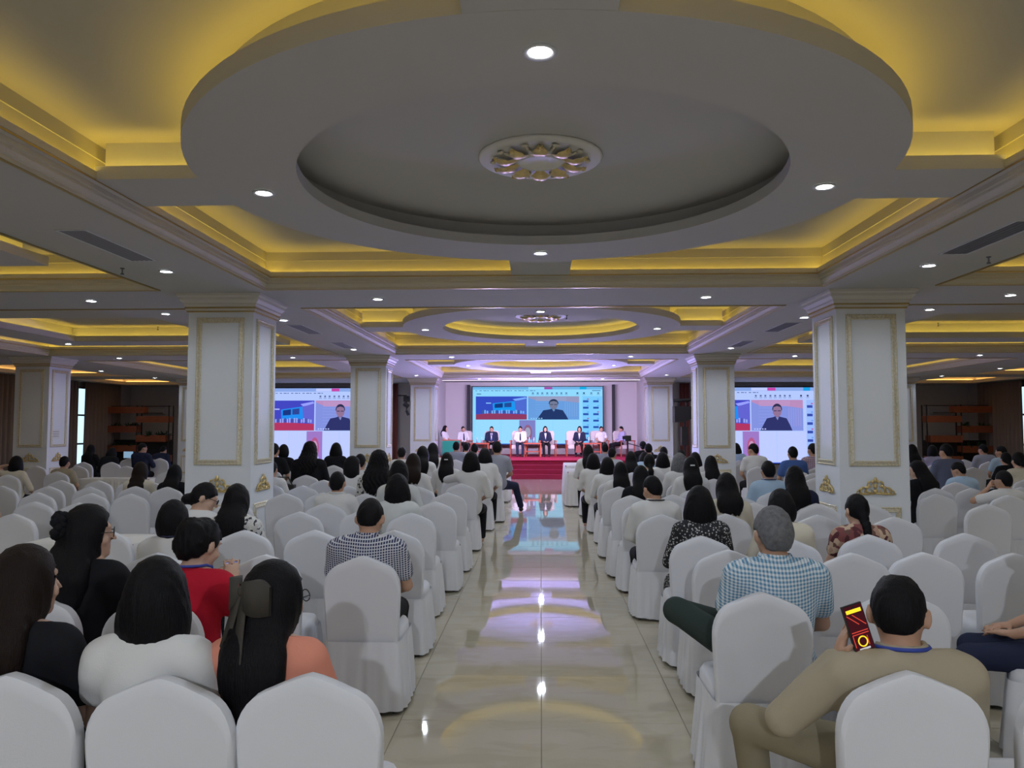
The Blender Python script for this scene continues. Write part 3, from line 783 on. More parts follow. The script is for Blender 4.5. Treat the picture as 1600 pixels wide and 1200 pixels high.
    (-2.9, 12.67, 0, 'empty white covered chair left of the aisle, tenth row away, first empty one outwards'),
    (-1.05, 16.47, 0, 'empty white covered chair left of the aisle, fourteenth row away, first empty one outwards'),
]
PEOPLE = [
    {'hair': 'long_brown', 'top': 'tee_black', 'yaw': 0, 'hy': -28, 'hp': 0, 'lean': 0, 'pose': 'lap', 'sex': 'f', 'legs': 'trousers_black', 's': 0.994, 'x': -1.77, 'y': 2.64, 'bulk': 1.1, 'k': 0, 'label': 'person in black top, nearest the left edge, looking right'},
    {'hair': 'bob', 'top': 'blouse_white', 'yaw': 0, 'hy': 0, 'hp': 0, 'lean': 0, 'pose': 'lap', 'sex': 'f', 'legs': 'trousers_black', 's': 0.96, 'x': -1.3, 'y': 2.63, 'sleeve': 'puff', 'k': 1, 'label': 'person in white puff-sleeved blouse in the front row, seen from behind'},
    {'hair': 'halfbow', 'top': 'blouse_salmon', 'yaw': 0, 'hy': -38, 'hp': 0, 'lean': 0, 'pose': 'lap', 'sex': 'f', 'legs': 'trousers_black', 's': 0.948, 'x': -0.92, 'y': 2.67, 'glasses': 1, 'sleeve': 'long', 'k': 2, 'label': 'person in salmon long-sleeved top with a dark bow in the hair and glasses'},
    {'hair': 'updo', 'top': 'dress_red', 'yaw': 0, 'hy': -25, 'hp': 22, 'lean': 0, 'pose': 'phonefront', 'sex': 'f', 'legs': 'trousers_black', 's': 0.977, 'x': -1.67, 'y': 3.71, 'lanyard': 'blue', 'sleeve': 'puff', 'k': 3, 'label': 'person in short-sleeved red dress and blue lanyard, looking down'},
    {'hair': 'longclip', 'top': 'blouse_black', 'yaw': 0, 'hy': -62, 'hp': 0, 'lean': 0, 'pose': 'lap', 'sex': 'f', 'legs': 'trousers_black', 's': 1.006, 'x': -2.23, 'y': 3.77, 'glasses': 1, 'sleeve': 'puff', 'k': 4, 'label': 'person in black puff-sleeved blouse with a scrunchie and glasses, looking right'},
    {'hair': 'bobshort', 'top': 'blouse_white', 'yaw': 0, 'hy': -10, 'hp': 0, 'lean': 0, 'pose': 'lap', 'sex': 'f', 'legs': 'trousers_black', 's': 0.945, 'x': -2.36, 'y': 4.93, 'lanyard': 'navy', 'k': 5, 'label': 'person in white top and navy lanyard just behind the red dress'},
    {'hair': 'bun', 'top': 'blouse_white', 'yaw': 0, 'hy': -70, 'hp': 18, 'lean': 10, 'pose': 'lap', 'sex': 'f', 'legs': 'trousers_black', 's': 0.983, 'x': -2.72, 'y': 5.99, 'glasses': 1, 'k': 6, 'label': 'person in white top and glasses, head bowed to the right, by the left pillar'},
    {'hair': 'long', 'top': 'blouse_pattern', 'yaw': 0, 'hy': -10, 'hp': 0, 'lean': 0, 'pose': 'lap', 'sex': 'f', 'legs': 'trousers_black', 's': 0.965, 'x': -2.37, 'y': 5.99, 'k': 7, 'label': 'person in black and white patterned blouse in front of the left pillar base'},
    {'hair': 'short', 'top': 'shirt_checknavy', 'yaw': 0, 'hy': 0, 'hp': 22, 'lean': 0, 'pose': 'lap', 'sex': 'm', 'legs': 'trousers_black', 's': 0.971, 'x': -1.08, 'y': 4.87, 'collar': 1, 'bulk': 1.12, 'k': 8, 'label': 'person in navy and white checked short-sleeved shirt, head bowed'},
    {'hair': 'short', 'top': 'shirt_white', 'yaw': 0, 'hy': 0, 'hp': 0, 'lean': 0, 'pose': 'lap', 'sex': 'm', 'legs': 'trousers_black', 's': 0.95, 'x': -2.14, 'y': 8.09, 'lanyard': 'white', 'collar': 1, 'k': 9, 'label': 'person in white shirt and white lanyard, four rows beyond the checked shirt'},
    {'hair': 'bob', 'top': 'blouse_pale', 'yaw': 0, 'hy': 8, 'hp': 0, 'lean': 0, 'pose': 'lap', 'sex': 'f', 'legs': 'trousers_black', 's': 0.965, 'x': -1.33, 'y': 7.19, 'k': 10, 'label': 'person in pale blouse on the aisle seat beyond the checked shirt'},
    {'hair': 'bald', 'top': 'jacket_beige', 'yaw': 0, 'hy': -28, 'hp': 14, 'lean': 2, 'pose': 'phone', 'sex': 'm', 'legs': 'trousers_khaki', 's': 1.027, 'x': 1.22, 'y': 2.76, 'glasses': 1, 'lanyard': 'blue', 'sleeve': 'long', 'collar': 1, 'bulk': 1.12, 'squat': 0.74, 'k': 11, 'label': 'person in beige jacket and blue lanyard, holding a phone to the ear'},
    {'hair': 'grey', 'top': 'shirt_checkblue', 'yaw': 0, 'hy': 6, 'hp': 0, 'lean': 0, 'pose': 'crossleg', 'sex': 'm', 'legs': 'trousers_green', 's': 1.001, 'x': 1.15, 'y': 3.93, 'sleeve': 'short', 'collar': 1, 'bulk': 1.12, 'k': 12, 'label': 'person in pale blue checked shirt with one leg crossed out to the aisle'},
    {'hair': 'bob', 'top': 'dress_dots', 'yaw': 0, 'hy': 5, 'hp': 0, 'lean': 0, 'pose': 'lap', 'sex': 'f', 'legs': 'dress_dots', 's': 0.965, 'x': 1.17, 'y': 5.81, 'sleeve': 'mid', 'k': 13, 'label': 'person in black dress with white dots on the right aisle seat'},
    {'hair': 'short', 'top': 'shirt_white', 'yaw': 0, 'hy': 22, 'hp': 15, 'lean': 0, 'pose': 'lap', 'sex': 'm', 'legs': 'trousers_black', 's': 0.971, 'x': 1.04, 'y': 7.17, 'lanyard': 'black', 'sleeve': 'long', 'collar': 1, 'k': 14, 'label': 'person in white shirt and black lanyard on the right aisle seat'},
    {'hair': 'braid', 'top': 'dress_floral', 'yaw': 0, 'hy': 8, 'hp': 8, 'lean': 0, 'pose': 'lap', 'sex': 'f', 'legs': 'trousers_black', 's': 0.924, 'x': 2.37, 'y': 5.92, 'sleeve': 'puff', 'k': 15, 'label': 'person in brown floral blouse before the right pillar base'},
    {'hair': 'long2', 'top': 'blouse_cream', 'yaw': 0, 'hy': 0, 'hp': 0, 'lean': 0, 'pose': 'lap', 'sex': 'f', 'legs': 'trousers_black', 's': 0.982, 'x': 1.71, 'y': 7.24, 'k': 16, 'label': 'person in cream blouse, second seat right of the aisle beside the white shirt'},
    {'hair': 'bobshort', 'top': 'blouse_cream', 'yaw': 0, 'hy': 0, 'hp': 12, 'lean': 0, 'pose': 'lap', 'sex': 'f', 'legs': 'trousers_black', 's': 0.962, 'x': 1.74, 'y': 5.71, 'k': 17, 'label': 'person in cream top directly beyond the pale blue checked shirt'},
    {'hair': 'short', 'top': 'shirt_white', 'yaw': 60, 'hy': 0, 'hp': 0, 'lean': 0, 'pose': 'lap', 'sex': 'm', 'legs': 'trousers_navy', 's': 0.988, 'x': 2.66, 'y': 4.12, 'bulk': 1.1, 'k': 18, 'label': 'person in white polo and navy trousers, cut off by the right edge'},
    {'hair': 'short', 'top': 'shirt_white', 'yaw': 0, 'hy': 0, 'hp': 0, 'lean': 0, 'pose': 'lap', 'sex': 'm', 'legs': 'trousers_black', 's': 0.944, 'x': -3.79, 'y': 10.77, 'k': 19, 'label': 'person in white shirt half hidden by the near left pillar'},
    {'hair': 'bob', 'top': 'blouse_white', 'yaw': 0, 'hy': -60, 'hp': 0, 'lean': 0, 'pose': 'lap', 'sex': 'f', 'legs': 'trousers_black', 's': 1.0, 'x': -2.55, 'y': 10.37, 'k': 20, 'label': 'person in white blouse, turning to the right, left of the aisle'},
    {'hair': 'short', 'top': 'shirt_white', 'yaw': 0, 'hy': 0, 'hp': 0, 'lean': 0, 'pose': 'lap', 'sex': 'm', 'legs': 'trousers_black', 's': 1.0, 'x': -2.72, 'y': 11.57, 'k': 21, 'label': 'person in white shirt beyond the one turning right, before the second left pillar'},
    {'hair': 'longwavy', 'top': 'blouse_pattern', 'yaw': 0, 'hy': -8, 'hp': 0, 'lean': 0, 'pose': 'lap', 'sex': 'f', 'legs': 'trousers_black', 's': 1.09, 'x': -1.94, 'y': 9.22, 'k': 22, 'label': 'person in black and white floral blouse with long loose hair'},
    {'hair': 'long', 'top': 'blouse_pale', 'yaw': 0, 'hy': 0, 'hp': 0, 'lean': 0, 'pose': 'lap', 'sex': 'f', 'legs': 'trousers_black', 's': 1.034, 'x': -1.52, 'y': 8.27, 'k': 23, 'label': 'person in pale blouse, second seat left of the aisle, six rows ahead'},
    {'hair': 'long2', 'top': 'blouse_white', 'yaw': 0, 'hy': 5, 'hp': 0, 'lean': 0, 'pose': 'lap', 'sex': 'f', 'legs': 'trousers_black', 's': 1.037, 'x': -1.7, 'y': 10.27, 'hairc': 'brown', 'k': 24, 'label': 'person in white lace top, second seat left of the aisle, eight rows ahead'},
    {'hair': 'short', 'top': 'shirt_white', 'yaw': 0, 'hy': 0, 'hp': 0, 'lean': 0, 'pose': 'lap', 'sex': 'm', 'legs': 'trousers_black', 's': 1.003, 'x': -2.78, 'y': 15.37, 'k': 25, 'label': 'person in white shirt, alone before the far left wall curtain'},
    {'hair': 'long', 'top': 'blouse_white', 'yaw': 0, 'hy': 0, 'hp': 0, 'lean': 0, 'pose': 'lap', 'sex': 'f', 'legs': 'trousers_black', 's': 1.058, 'x': -2.02, 'y': 13.17, 'k': 26, 'label': 'person in white blouse, left neighbour of the one with hand at cheek'},
    {'hair': 'long', 'top': 'blouse_white', 'yaw': 0, 'hy': 0, 'hp': 0, 'lean': 0, 'pose': 'cheek', 'sex': 'f', 'legs': 'trousers_black', 's': 1.082, 'x': -2.0, 'y': 14.27, 'k': 27, 'label': 'person in white blouse, resting a hand at the cheek'},
    {'hair': 'halfup', 'top': 'blouse_white', 'yaw': 0, 'hy': 0, 'hp': 0, 'lean': 0, 'pose': 'lap', 'sex': 'f', 'legs': 'trousers_black', 's': 1.005, 'x': -1.46, 'y': 12.0, 'k': 28, 'label': 'person in white blouse with a silver hair clip, left of the aisle'},
    {'hair': 'bob', 'top': 'blouse_white', 'yaw': 0, 'hy': 20, 'hp': 0, 'lean': 0, 'pose': 'armout', 'sex': 'f', 'legs': 'trousers_black', 's': 1.035, 'x': -0.98, 'y': 10.87, 'k': 29, 'label': 'person in white blouse, leaning on an outstretched arm by the left aisle'},
    {'hair': 'bob', 'top': 'blouse_white', 'yaw': 0, 'hy': 0, 'hp': 0, 'lean': 12, 'pose': 'lap', 'sex': 'f', 'legs': 'trousers_black', 's': 1.038, 'x': -0.95, 'y': 12.97, 'k': 30, 'label': 'person in white blouse, bending forward on the left aisle seat'},
    {'hair': 'short', 'top': 'shirt_grey', 'yaw': 0, 'hy': 0, 'hp': 0, 'lean': 0, 'pose': 'legout', 'sex': 'm', 'legs': 'trousers_navy', 's': 1.102, 'x': -0.84, 'y': 14.87, 'k': 31, 'label': 'person in grey shirt, stretching a leg into the aisle'},
    {'hair': 'short', 'top': 'shirt_grey', 'yaw': 0, 'hy': 0, 'hp': 0, 'lean': 0, 'pose': 'lap', 'sex': 'm', 'legs': 'trousers_black', 's': 1.043, 'x': -2.06, 'y': 18.77, 'k': 32, 'label': "person in grey shirt, straight before the speaker's green table"},
    {'hair': 'short', 'top': 'shirt_white', 'yaw': 0, 'hy': 0, 'hp': 0, 'lean': 0, 'pose': 'lap', 'sex': 'm', 'legs': 'trousers_black', 's': 1.001, 'x': -1.92, 'y': 19.87, 'k': 33, 'label': 'person in white shirt, before the left coffee table of the stage'},
    {'hair': 'short', 'top': 'shirt_grey', 'yaw': 0, 'hy': 0, 'hp': 0, 'lean': 0, 'pose': 'lap', 'sex': 'm', 'legs': 'trousers_black', 's': 1.029, 'x': -1.5, 'y': 17.47, 'k': 34, 'label': 'person in grey shirt, before the dark suit on stage'},
    {'hair': 'short', 'top': 'tee_black', 'yaw': 0, 'hy': 0, 'hp': 0, 'lean': 0, 'pose': 'lap', 'sex': 'm', 'legs': 'trousers_black', 's': 1.08, 'x': -4.98, 'y': 14.27, 'k': 35, 'label': 'person in black tee, between the near left pillar and left screen'},
    {'hair': 'bobshort', 'top': 'tee_black', 'yaw': 0, 'hy': 0, 'hp': 0, 'lean': 0, 'pose': 'lap', 'sex': 'f', 'legs': 'trousers_black', 's': 1.042, 'x': -5.17, 'y': 15.37, 'k': 36, 'label': 'person in black tee, second from the near left pillar before the screen'},
    {'hair': 'longwavy', 'top': 'jacket_black', 'yaw': 0, 'hy': 0, 'hp': 0, 'lean': 0, 'pose': 'lap', 'sex': 'f', 'legs': 'trousers_black', 's': 1.12, 'x': -3.82, 'y': 12.67, 'bulk': 1.2, 'k': 37, 'label': 'person in wide black jacket, centred before the left screen'},
    {'hair': 'bob', 'top': 'jacket_black', 'yaw': 0, 'hy': 0, 'hp': 0, 'lean': 0, 'pose': 'lap', 'sex': 'f', 'legs': 'trousers_black', 's': 1.054, 'x': -4.24, 'y': 15.87, 'k': 38, 'label': 'person in black jacket before the left screen, beside the second pillar'},
    {'hair': 'bob', 'top': 'blouse_cream', 'yaw': 0, 'hy': 0, 'hp': 0, 'lean': 0, 'pose': 'behindhead', 'sex': 'f', 'legs': 'trousers_black', 's': 0.933, 'x': -8.73, 'y': 12.57, 'hairc': 'black', 'k': 39, 'label': 'person in cream blouse, one hand behind the head, far left'},
    {'hair': 'short', 'top': 'tee_beige', 'yaw': 0, 'hy': 0, 'hp': 0, 'lean': 0, 'pose': 'lap', 'sex': 'm', 'legs': 'trousers_black', 's': 0.914, 'x': -8.48, 'y': 13.47, 'k': 40, 'label': 'person in beige tee, beside the far left pillar'},
    {'hair': 'long', 'top': 'jacket_black', 'yaw': 0, 'hy': 0, 'hp': 0, 'lean': 0, 'pose': 'lap', 'sex': 'f', 'legs': 'trousers_black', 's': 0.963, 'x': -11.58, 'y': 19.47, 'k': 41, 'label': 'person in black jacket, standing out before the left curtain'},
    {'hair': 'bob', 'top': 'jacket_black', 'yaw': 0, 'hy': 0, 'hp': 0, 'lean': 25, 'pose': 'lap', 'sex': 'f', 'legs': 'trousers_black', 's': 0.973, 'x': -10.26, 'y': 17.87, 'k': 42, 'label': 'person in black jacket, bent low beneath the left shelves'},
    {'hair': 'short', 'top': 'jacket_navy', 'yaw': 0, 'hy': -40, 'hp': 0, 'lean': 0, 'pose': 'tablet', 'sex': 'm', 'legs': 'trousers_black', 's': 1.014, 'x': -9.87, 'y': 18.77, 'k': 43, 'label': 'person in navy jacket with a tablet before the left shelves'},
    {'hair': 'longbrown2', 'top': 'blouse_cream', 'yaw': 0, 'hy': 0, 'hp': 0, 'lean': 0, 'pose': 'lap', 'sex': 'f', 'legs': 'trousers_black', 's': 0.949, 'x': -5.36, 'y': 10.19, 'k': 44, 'label': 'person in cream blouse among the empty chairs left of the near pillar'},
    {'hair': 'long', 'top': 'jacket_black', 'yaw': 0, 'hy': 0, 'hp': 0, 'lean': 0, 'pose': 'lap', 'sex': 'f', 'legs': 'trousers_black', 's': 0.926, 'x': -4.85, 'y': 10.1, 'k': 45, 'label': 'person in black jacket, half hidden behind the near left pillar edge'},
    {'hair': 'short', 'top': 'jacket_navy', 'yaw': 0, 'hy': 0, 'hp': 0, 'lean': 25, 'pose': 'lap', 'sex': 'm', 'legs': 'trousers_black', 's': 0.973, 'x': -10.11, 'y': 20.07, 'k': 46, 'label': 'person in navy jacket, bent forward behind an empty chair far left'},
    {'hair': 'bob', 'top': 'tee_beige', 'yaw': 0, 'hy': 0, 'hp': 0, 'lean': 0, 'pose': 'lap', 'sex': 'f', 'legs': 'trousers_black', 's': 0.907, 'x': -6.68, 'y': 8.99, 'k': 47, 'label': 'person in beige tee, cut off by the left edge of the hall'},
    {'hair': 'long', 'top': 'jacket_navy', 'yaw': 0, 'hy': 0, 'hp': 0, 'lean': 0, 'pose': 'lap', 'sex': 'f', 'legs': 'trousers_black', 's': 0.994, 'x': 2.65, 'y': 8.22, 'k': 48, 'label': 'person in navy jacket with very long smooth hair before the right screen'},
    {'hair': 'short', 'top': 'shirt_ltblue', 'yaw': 0, 'hy': 0, 'hp': 0, 'lean': 0, 'pose': 'lap', 'sex': 'm', 'legs': 'trousers_black', 's': 0.991, 'x': 2.8, 'y': 9.67, 'lanyard': 'navy', 'collar': 1, 'k': 49, 'label': 'person in light blue shirt and navy lanyard right of the aisle'},
    {'hair': 'long', 'top': 'dress_black', 'yaw': 10, 'hy': 60, 'hp': 15, 'lean': 0, 'pose': 'lap', 'sex': 'f', 'legs': 'dress_black', 's': 0.979, 'x': 4.93, 'y': 10.27, 'k': 50, 'label': 'person in black dress, head turned left beside the near right pillar'},
    {'hair': 'short', 'top': 'shirt_ltblue', 'yaw': 0, 'hy': 45, 'hp': 22, 'lean': 0, 'pose': 'lap', 'sex': 'm', 'legs': 'trousers_black', 's': 0.929, 'x': 6.03, 'y': 11.37, 'collar': 1, 'k': 51, 'label': 'person in pale blue shirt, looking down, right of the near right pillar'},
    {'hair': 'short', 'top': 'shirt_white', 'yaw': 0, 'hy': 20, 'hp': 5, 'lean': 0, 'pose': 'prophead', 'sex': 'm', 'legs': 'trousers_black', 's': 0.921, 'x': 5.4, 'y': 9.26, 'collar': 1, 'k': 52, 'label': 'person in white shirt, propping the head on a raised forearm'},
    {'hair': 'bun', 'top': 'blouse_cream', 'yaw': 0, 'hy': 0, 'hp': 0, 'lean': 0, 'pose': 'lap', 'sex': 'f', 'legs': 'trousers_black', 's': 1.016, 'x': 7.33, 'y': 12.17, 'sleeve': 'long', 'k': 53, 'label': 'person in cream cardigan near the right edge'},
    {'hair': 'pony', 'top': 'tee_black', 'yaw': 0, 'hy': 0, 'hp': 0, 'lean': 0, 'pose': 'lap', 'sex': 'f', 'legs': 'trousers_black', 's': 0.963, 'x': 8.38, 'y': 14.27, 'k': 54, 'label': 'person in black tee just beyond the cream cardigan'},
    {'hair': 'short', 'top': 'jacket_slate', 'yaw': 0, 'hy': 20, 'hp': 0, 'lean': 0, 'pose': 'lap', 'sex': 'm', 'legs': 'trousers_black', 's': 1.089, 'x': 7.02, 'y': 13.67, 'sleeve': 'long', 'k': 55, 'label': 'person in slate jacket before the right shelves'},
    {'hair': 'short', 'top': 'jacket_grey', 'yaw': 0, 'hy': 20, 'hp': 0, 'lean': 0, 'pose': 'lap', 'sex': 'm', 'legs': 'trousers_black', 's': 1.015, 'x': 10.12, 'y': 18.07, 'sleeve': 'long', 'k': 56, 'label': 'person in grey jacket before the right shelves'},
    {'hair': 'short', 'top': 'shirt_ltblue', 'yaw': 0, 'hy': 35, 'hp': 0, 'lean': 0, 'pose': 'lap', 'sex': 'm', 'legs': 'trousers_black', 's': 1.009, 'x': 9.65, 'y': 16.57, 'k': 57, 'label': 'person in bright blue shirt before the right curtain'},
    {'hair': 'bobshort', 'top': 'blouse_lilac', 'yaw': 0, 'hy': -40, 'hp': 0, 'lean': 0, 'pose': 'lap', 'sex': 'f', 'legs': 'trousers_black', 's': 1.006, 'x': 8.57, 'y': 17.27, 'k': 58, 'label': 'person in lilac blouse before the right shelves, nearest the pillar'},
    {'hair': 'long', 'top': 'blouse_lilac', 'yaw': 0, 'hy': 0, 'hp': 0, 'lean': 0, 'pose': 'lap', 'sex': 'f', 'legs': 'trousers_black', 's': 1.031, 'x': 7.76, 'y': 16.47, 'k': 59, 'label': 'person in lilac blouse peeking out past the near right pillar'},
    {'hair': 'long', 'top': 'jacket_black', 'yaw': 0, 'hy': 0, 'hp': 0, 'lean': 0, 'pose': 'lap', 'sex': 'f', 'legs': 'trousers_black', 's': 0.963, 'x': 1.16, 'y': 9.07, 'k': 60, 'label': 'person in black cardigan on the right aisle seat'},
    {'hair': 'long', 'top': 'blouse_white', 'yaw': 0, 'hy': 0, 'hp': 0, 'lean': 0, 'pose': 'lap', 'sex': 'f', 'legs': 'trousers_black', 's': 0.951, 'x': 1.06, 'y': 10.37, 'k': 61, 'label': 'person in white blouse on the right aisle, just beyond the black cardigan'},
    {'hair': 'bob', 'top': 'blouse_white', 'yaw': 0, 'hy': 0, 'hp': 0, 'lean': 0, 'pose': 'lap', 'sex': 'f', 'legs': 'trousers_black', 's': 0.959, 'x': 0.99, 'y': 11.57, 'k': 62, 'label': 'person in white blouse on the right aisle, second beyond the black cardigan'},
    {'hair': 'bob', 'top': 'blouse_white', 'yaw': 0, 'hy': 0, 'hp': 0, 'lean': 0, 'pose': 'lap', 'sex': 'f', 'legs': 'trousers_black', 's': 0.97, 'x': 0.86, 'y': 12.77, 'k': 63, 'label': 'person in white blouse on the right aisle, third beyond the black cardigan'},
    {'hair': 'long', 'top': 'blouse_white', 'yaw': 0, 'hy': 0, 'hp': 0, 'lean': 0, 'pose': 'lap', 'sex': 'f', 'legs': 'trousers_black', 's': 1.042, 'x': 0.92, 'y': 15.07, 'k': 64, 'label': 'person in white blouse on the right aisle, fourth beyond the black cardigan'},
    {'hair': 'short', 'top': 'shirt_grey', 'yaw': 0, 'hy': 0, 'hp': 0, 'lean': 0, 'pose': 'lap', 'sex': 'm', 'legs': 'trousers_black', 's': 1.012, 'x': 1.53, 'y': 18.57, 'k': 65, 'label': 'person in grey shirt below the right coffee table of the stage'},
    {'hair': 'short', 'top': 'shirt_ltgrey', 'yaw': 0, 'hy': -20, 'hp': 0, 'lean': 0, 'pose': 'lap', 'sex': 'm', 'legs': 'trousers_black', 's': 0.984, 'x': 1.46, 'y': 15.97, 'k': 66, 'label': 'person in pale grey shirt just left of the tripod'},
    {'hair': 'long', 'top': 'jacket_black', 'yaw': 0, 'hy': 0, 'hp': 0, 'lean': 0, 'pose': 'lap', 'sex': 'f', 'legs': 'trousers_black', 's': 0.983, 'x': 1.57, 'y': 13.57, 'k': 67, 'label': 'person in black jacket right in front of the tripod'},
    {'hair': 'short', 'top': 'jacket_black', 'yaw': 0, 'hy': 0, 'hp': 0, 'lean': 8, 'pose': 'lap', 'sex': 'm', 'legs': 'trousers_black', 's': 1.047, 'x': 2.57, 'y': 19.47, 'k': 68, 'label': 'person in black jacket nearest the far right pillar'},
    {'hair': 'short', 'top': 'jacket_black', 'yaw': 0, 'hy': 0, 'hp': 0, 'lean': 0, 'pose': 'lap', 'sex': 'm', 'legs': 'trousers_black', 's': 1.029, 'x': 2.43, 'y': 17.57, 'k': 69, 'label': 'person in black jacket just beyond the bent light blue shirt'},
    {'hair': 'bob', 'top': 'shirt_ltblue', 'yaw': 0, 'hy': 0, 'hp': 0, 'lean': 28, 'pose': 'lap', 'sex': 'f', 'legs': 'trousers_black', 's': 0.973, 'x': 2.11, 'y': 15.57, 'k': 70, 'label': 'person in light blue shirt, leaning far forward right of the tripod'},
    {'hair': 'pony', 'top': 'blouse_white', 'yaw': 0, 'hy': 0, 'hp': 0, 'lean': 0, 'pose': 'lap', 'sex': 'f', 'legs': 'trousers_black', 's': 0.996, 'x': 1.65, 'y': 11.87, 'k': 71, 'label': 'person in white blouse and hoop earring, pinned ponytail, right of the aisle'},
    {'hair': 'bob', 'top': 'blouse_white', 'yaw': 0, 'hy': 0, 'hp': 0, 'lean': 0, 'pose': 'lap', 'sex': 'f', 'legs': 'trousers_black', 's': 0.98, 'x': 2.04, 'y': 13.07, 'k': 72, 'label': 'person in white blouse with a blunt bob before the far right pillar'},
    {'hair': 'short', 'top': 'shirt_white', 'yaw': 0, 'hy': 0, 'hp': 0, 'lean': 0, 'pose': 'lap', 'sex': 'f', 'legs': 'trousers_black', 's': 0.991, 'x': 2.63, 'y': 16.67, 'k': 73, 'label': 'person in white shirt, tiny, at the foot of the far right pillar'},
    {'hair': 'bobgrey', 'top': 'blouse_white', 'yaw': 0, 'hy': 0, 'hp': 0, 'lean': 0, 'pose': 'lap', 'sex': 'f', 'legs': 'trousers_black', 's': 1.013, 'x': 2.0, 'y': 11.27, 'k': 74, 'label': 'person in white blouse, grey hair, right of the aisle'},
    {'hair': 'short', 'top': 'shirt_white', 'yaw': 0, 'hy': 0, 'hp': 0, 'lean': 0, 'pose': 'lap', 'sex': 'f', 'legs': 'trousers_black', 's': 0.989, 'x': 2.6, 'y': 14.47, 'k': 75, 'label': 'person in white shirt just beyond the grey hair'},
    {'hair': 'halfup', 'top': 'blouse_white', 'yaw': 0, 'hy': 0, 'hp': 0, 'lean': 0, 'pose': 'lap', 'sex': 'f', 'legs': 'trousers_black', 's': 1.013, 'x': 1.94, 'y': 10.12, 'k': 76, 'label': 'person in white blouse with half-tied hair right of the aisle'},
    {'hair': 'bob', 'top': 'blouse_white', 'yaw': 0, 'hy': 0, 'hp': 0, 'lean': 0, 'pose': 'lap', 'sex': 'f', 'legs': 'trousers_black', 's': 0.962, 'x': 2.72, 'y': 13.77, 'k': 77, 'label': 'person in white blouse just beyond the half-tied hair'},
    {'hair': 'long', 'top': 'blouse_white', 'yaw': 0, 'hy': 0, 'hp': 0, 'lean': 0, 'pose': 'lap', 'sex': 'f', 'legs': 'trousers_black', 's': 0.971, 'x': 2.6, 'y': 11.97, 'k': 78, 'label': 'person in white blouse, hair tilting right before the second right pillar'},
    {'hair': 'bob', 'top': 'shirt_ltblue', 'yaw': 0, 'hy': 0, 'hp': 0, 'lean': 8, 'pose': 'lap', 'sex': 'f', 'legs': 'trousers_black', 's': 1.012, 'x': 4.69, 'y': 18.67, 'k': 79, 'label': 'person in light blue shirt beside the second right pillar before the screen'},
    {'hair': 'short', 'top': 'shirt_white', 'yaw': 0, 'hy': 30, 'hp': 0, 'lean': 8, 'pose': 'lap', 'sex': 'm', 'legs': 'trousers_black', 's': 1.063, 'x': 4.29, 'y': 15.67, 'k': 80, 'label': 'person in white shirt, leaning, centred before the right screen'},
    {'hair': 'short', 'top': 'shirt_blue', 'yaw': 0, 'hy': 0, 'hp': 0, 'lean': 0, 'pose': 'lap', 'sex': 'm', 'legs': 'trousers_black', 's': 1.037, 'x': 4.65, 'y': 14.47, 'k': 81, 'label': 'person in blue polo before the right screen'},
    {'hair': 'short', 'top': 'shirt_checkpink', 'yaw': 0, 'hy': 20, 'hp': 0, 'lean': 0, 'pose': 'lap', 'sex': 'm', 'legs': 'trousers_black', 's': 1.067, 'x': 5.37, 'y': 15.47, 'k': 82, 'label': 'person in pink checked shirt at the near right pillar before the screen'},
]
PHONE, TABLET = 11, 43
# ------------------------------------------------------------ stage
ST = .577
stage = empty('stage', (0, 26.4, 0)); tag(stage, 'low stage platform with red carpet', 'stage')
MB().box(-4.0, 4.0, 26.4, 32.58, 0, ST - .01).build('platform', M['stage_carpet'], stage, loc=(0, -26.4, 0))
MB().box(-4.0, 4.0, 26.36, 32.58, ST - .01, ST).build('carpet', M['stage_carpet'], stage, loc=(0, -26.4, 0))
st = empty('stage_steps', (0, 25.4, 0)); tag(st, 'red carpeted steps leading up to the stage', 'steps')
for k in range(3):
    MB().box(-1.02, .82, .0 + .32 * k, .98, .144 * k, .144 * (k + 1)).build('step', M['stage_carpet'], st)
for s, n in ((-1, 'left'), (1, 'right')):
    tag(MB().box(s * 3.05 - .06, s * 3.05 + .06, 32.3, 32.45, ST, 3.5).build('black_truss_leg', M['stage_black']), 'black vertical post at the %s of the stage backdrop' % n, 'post')

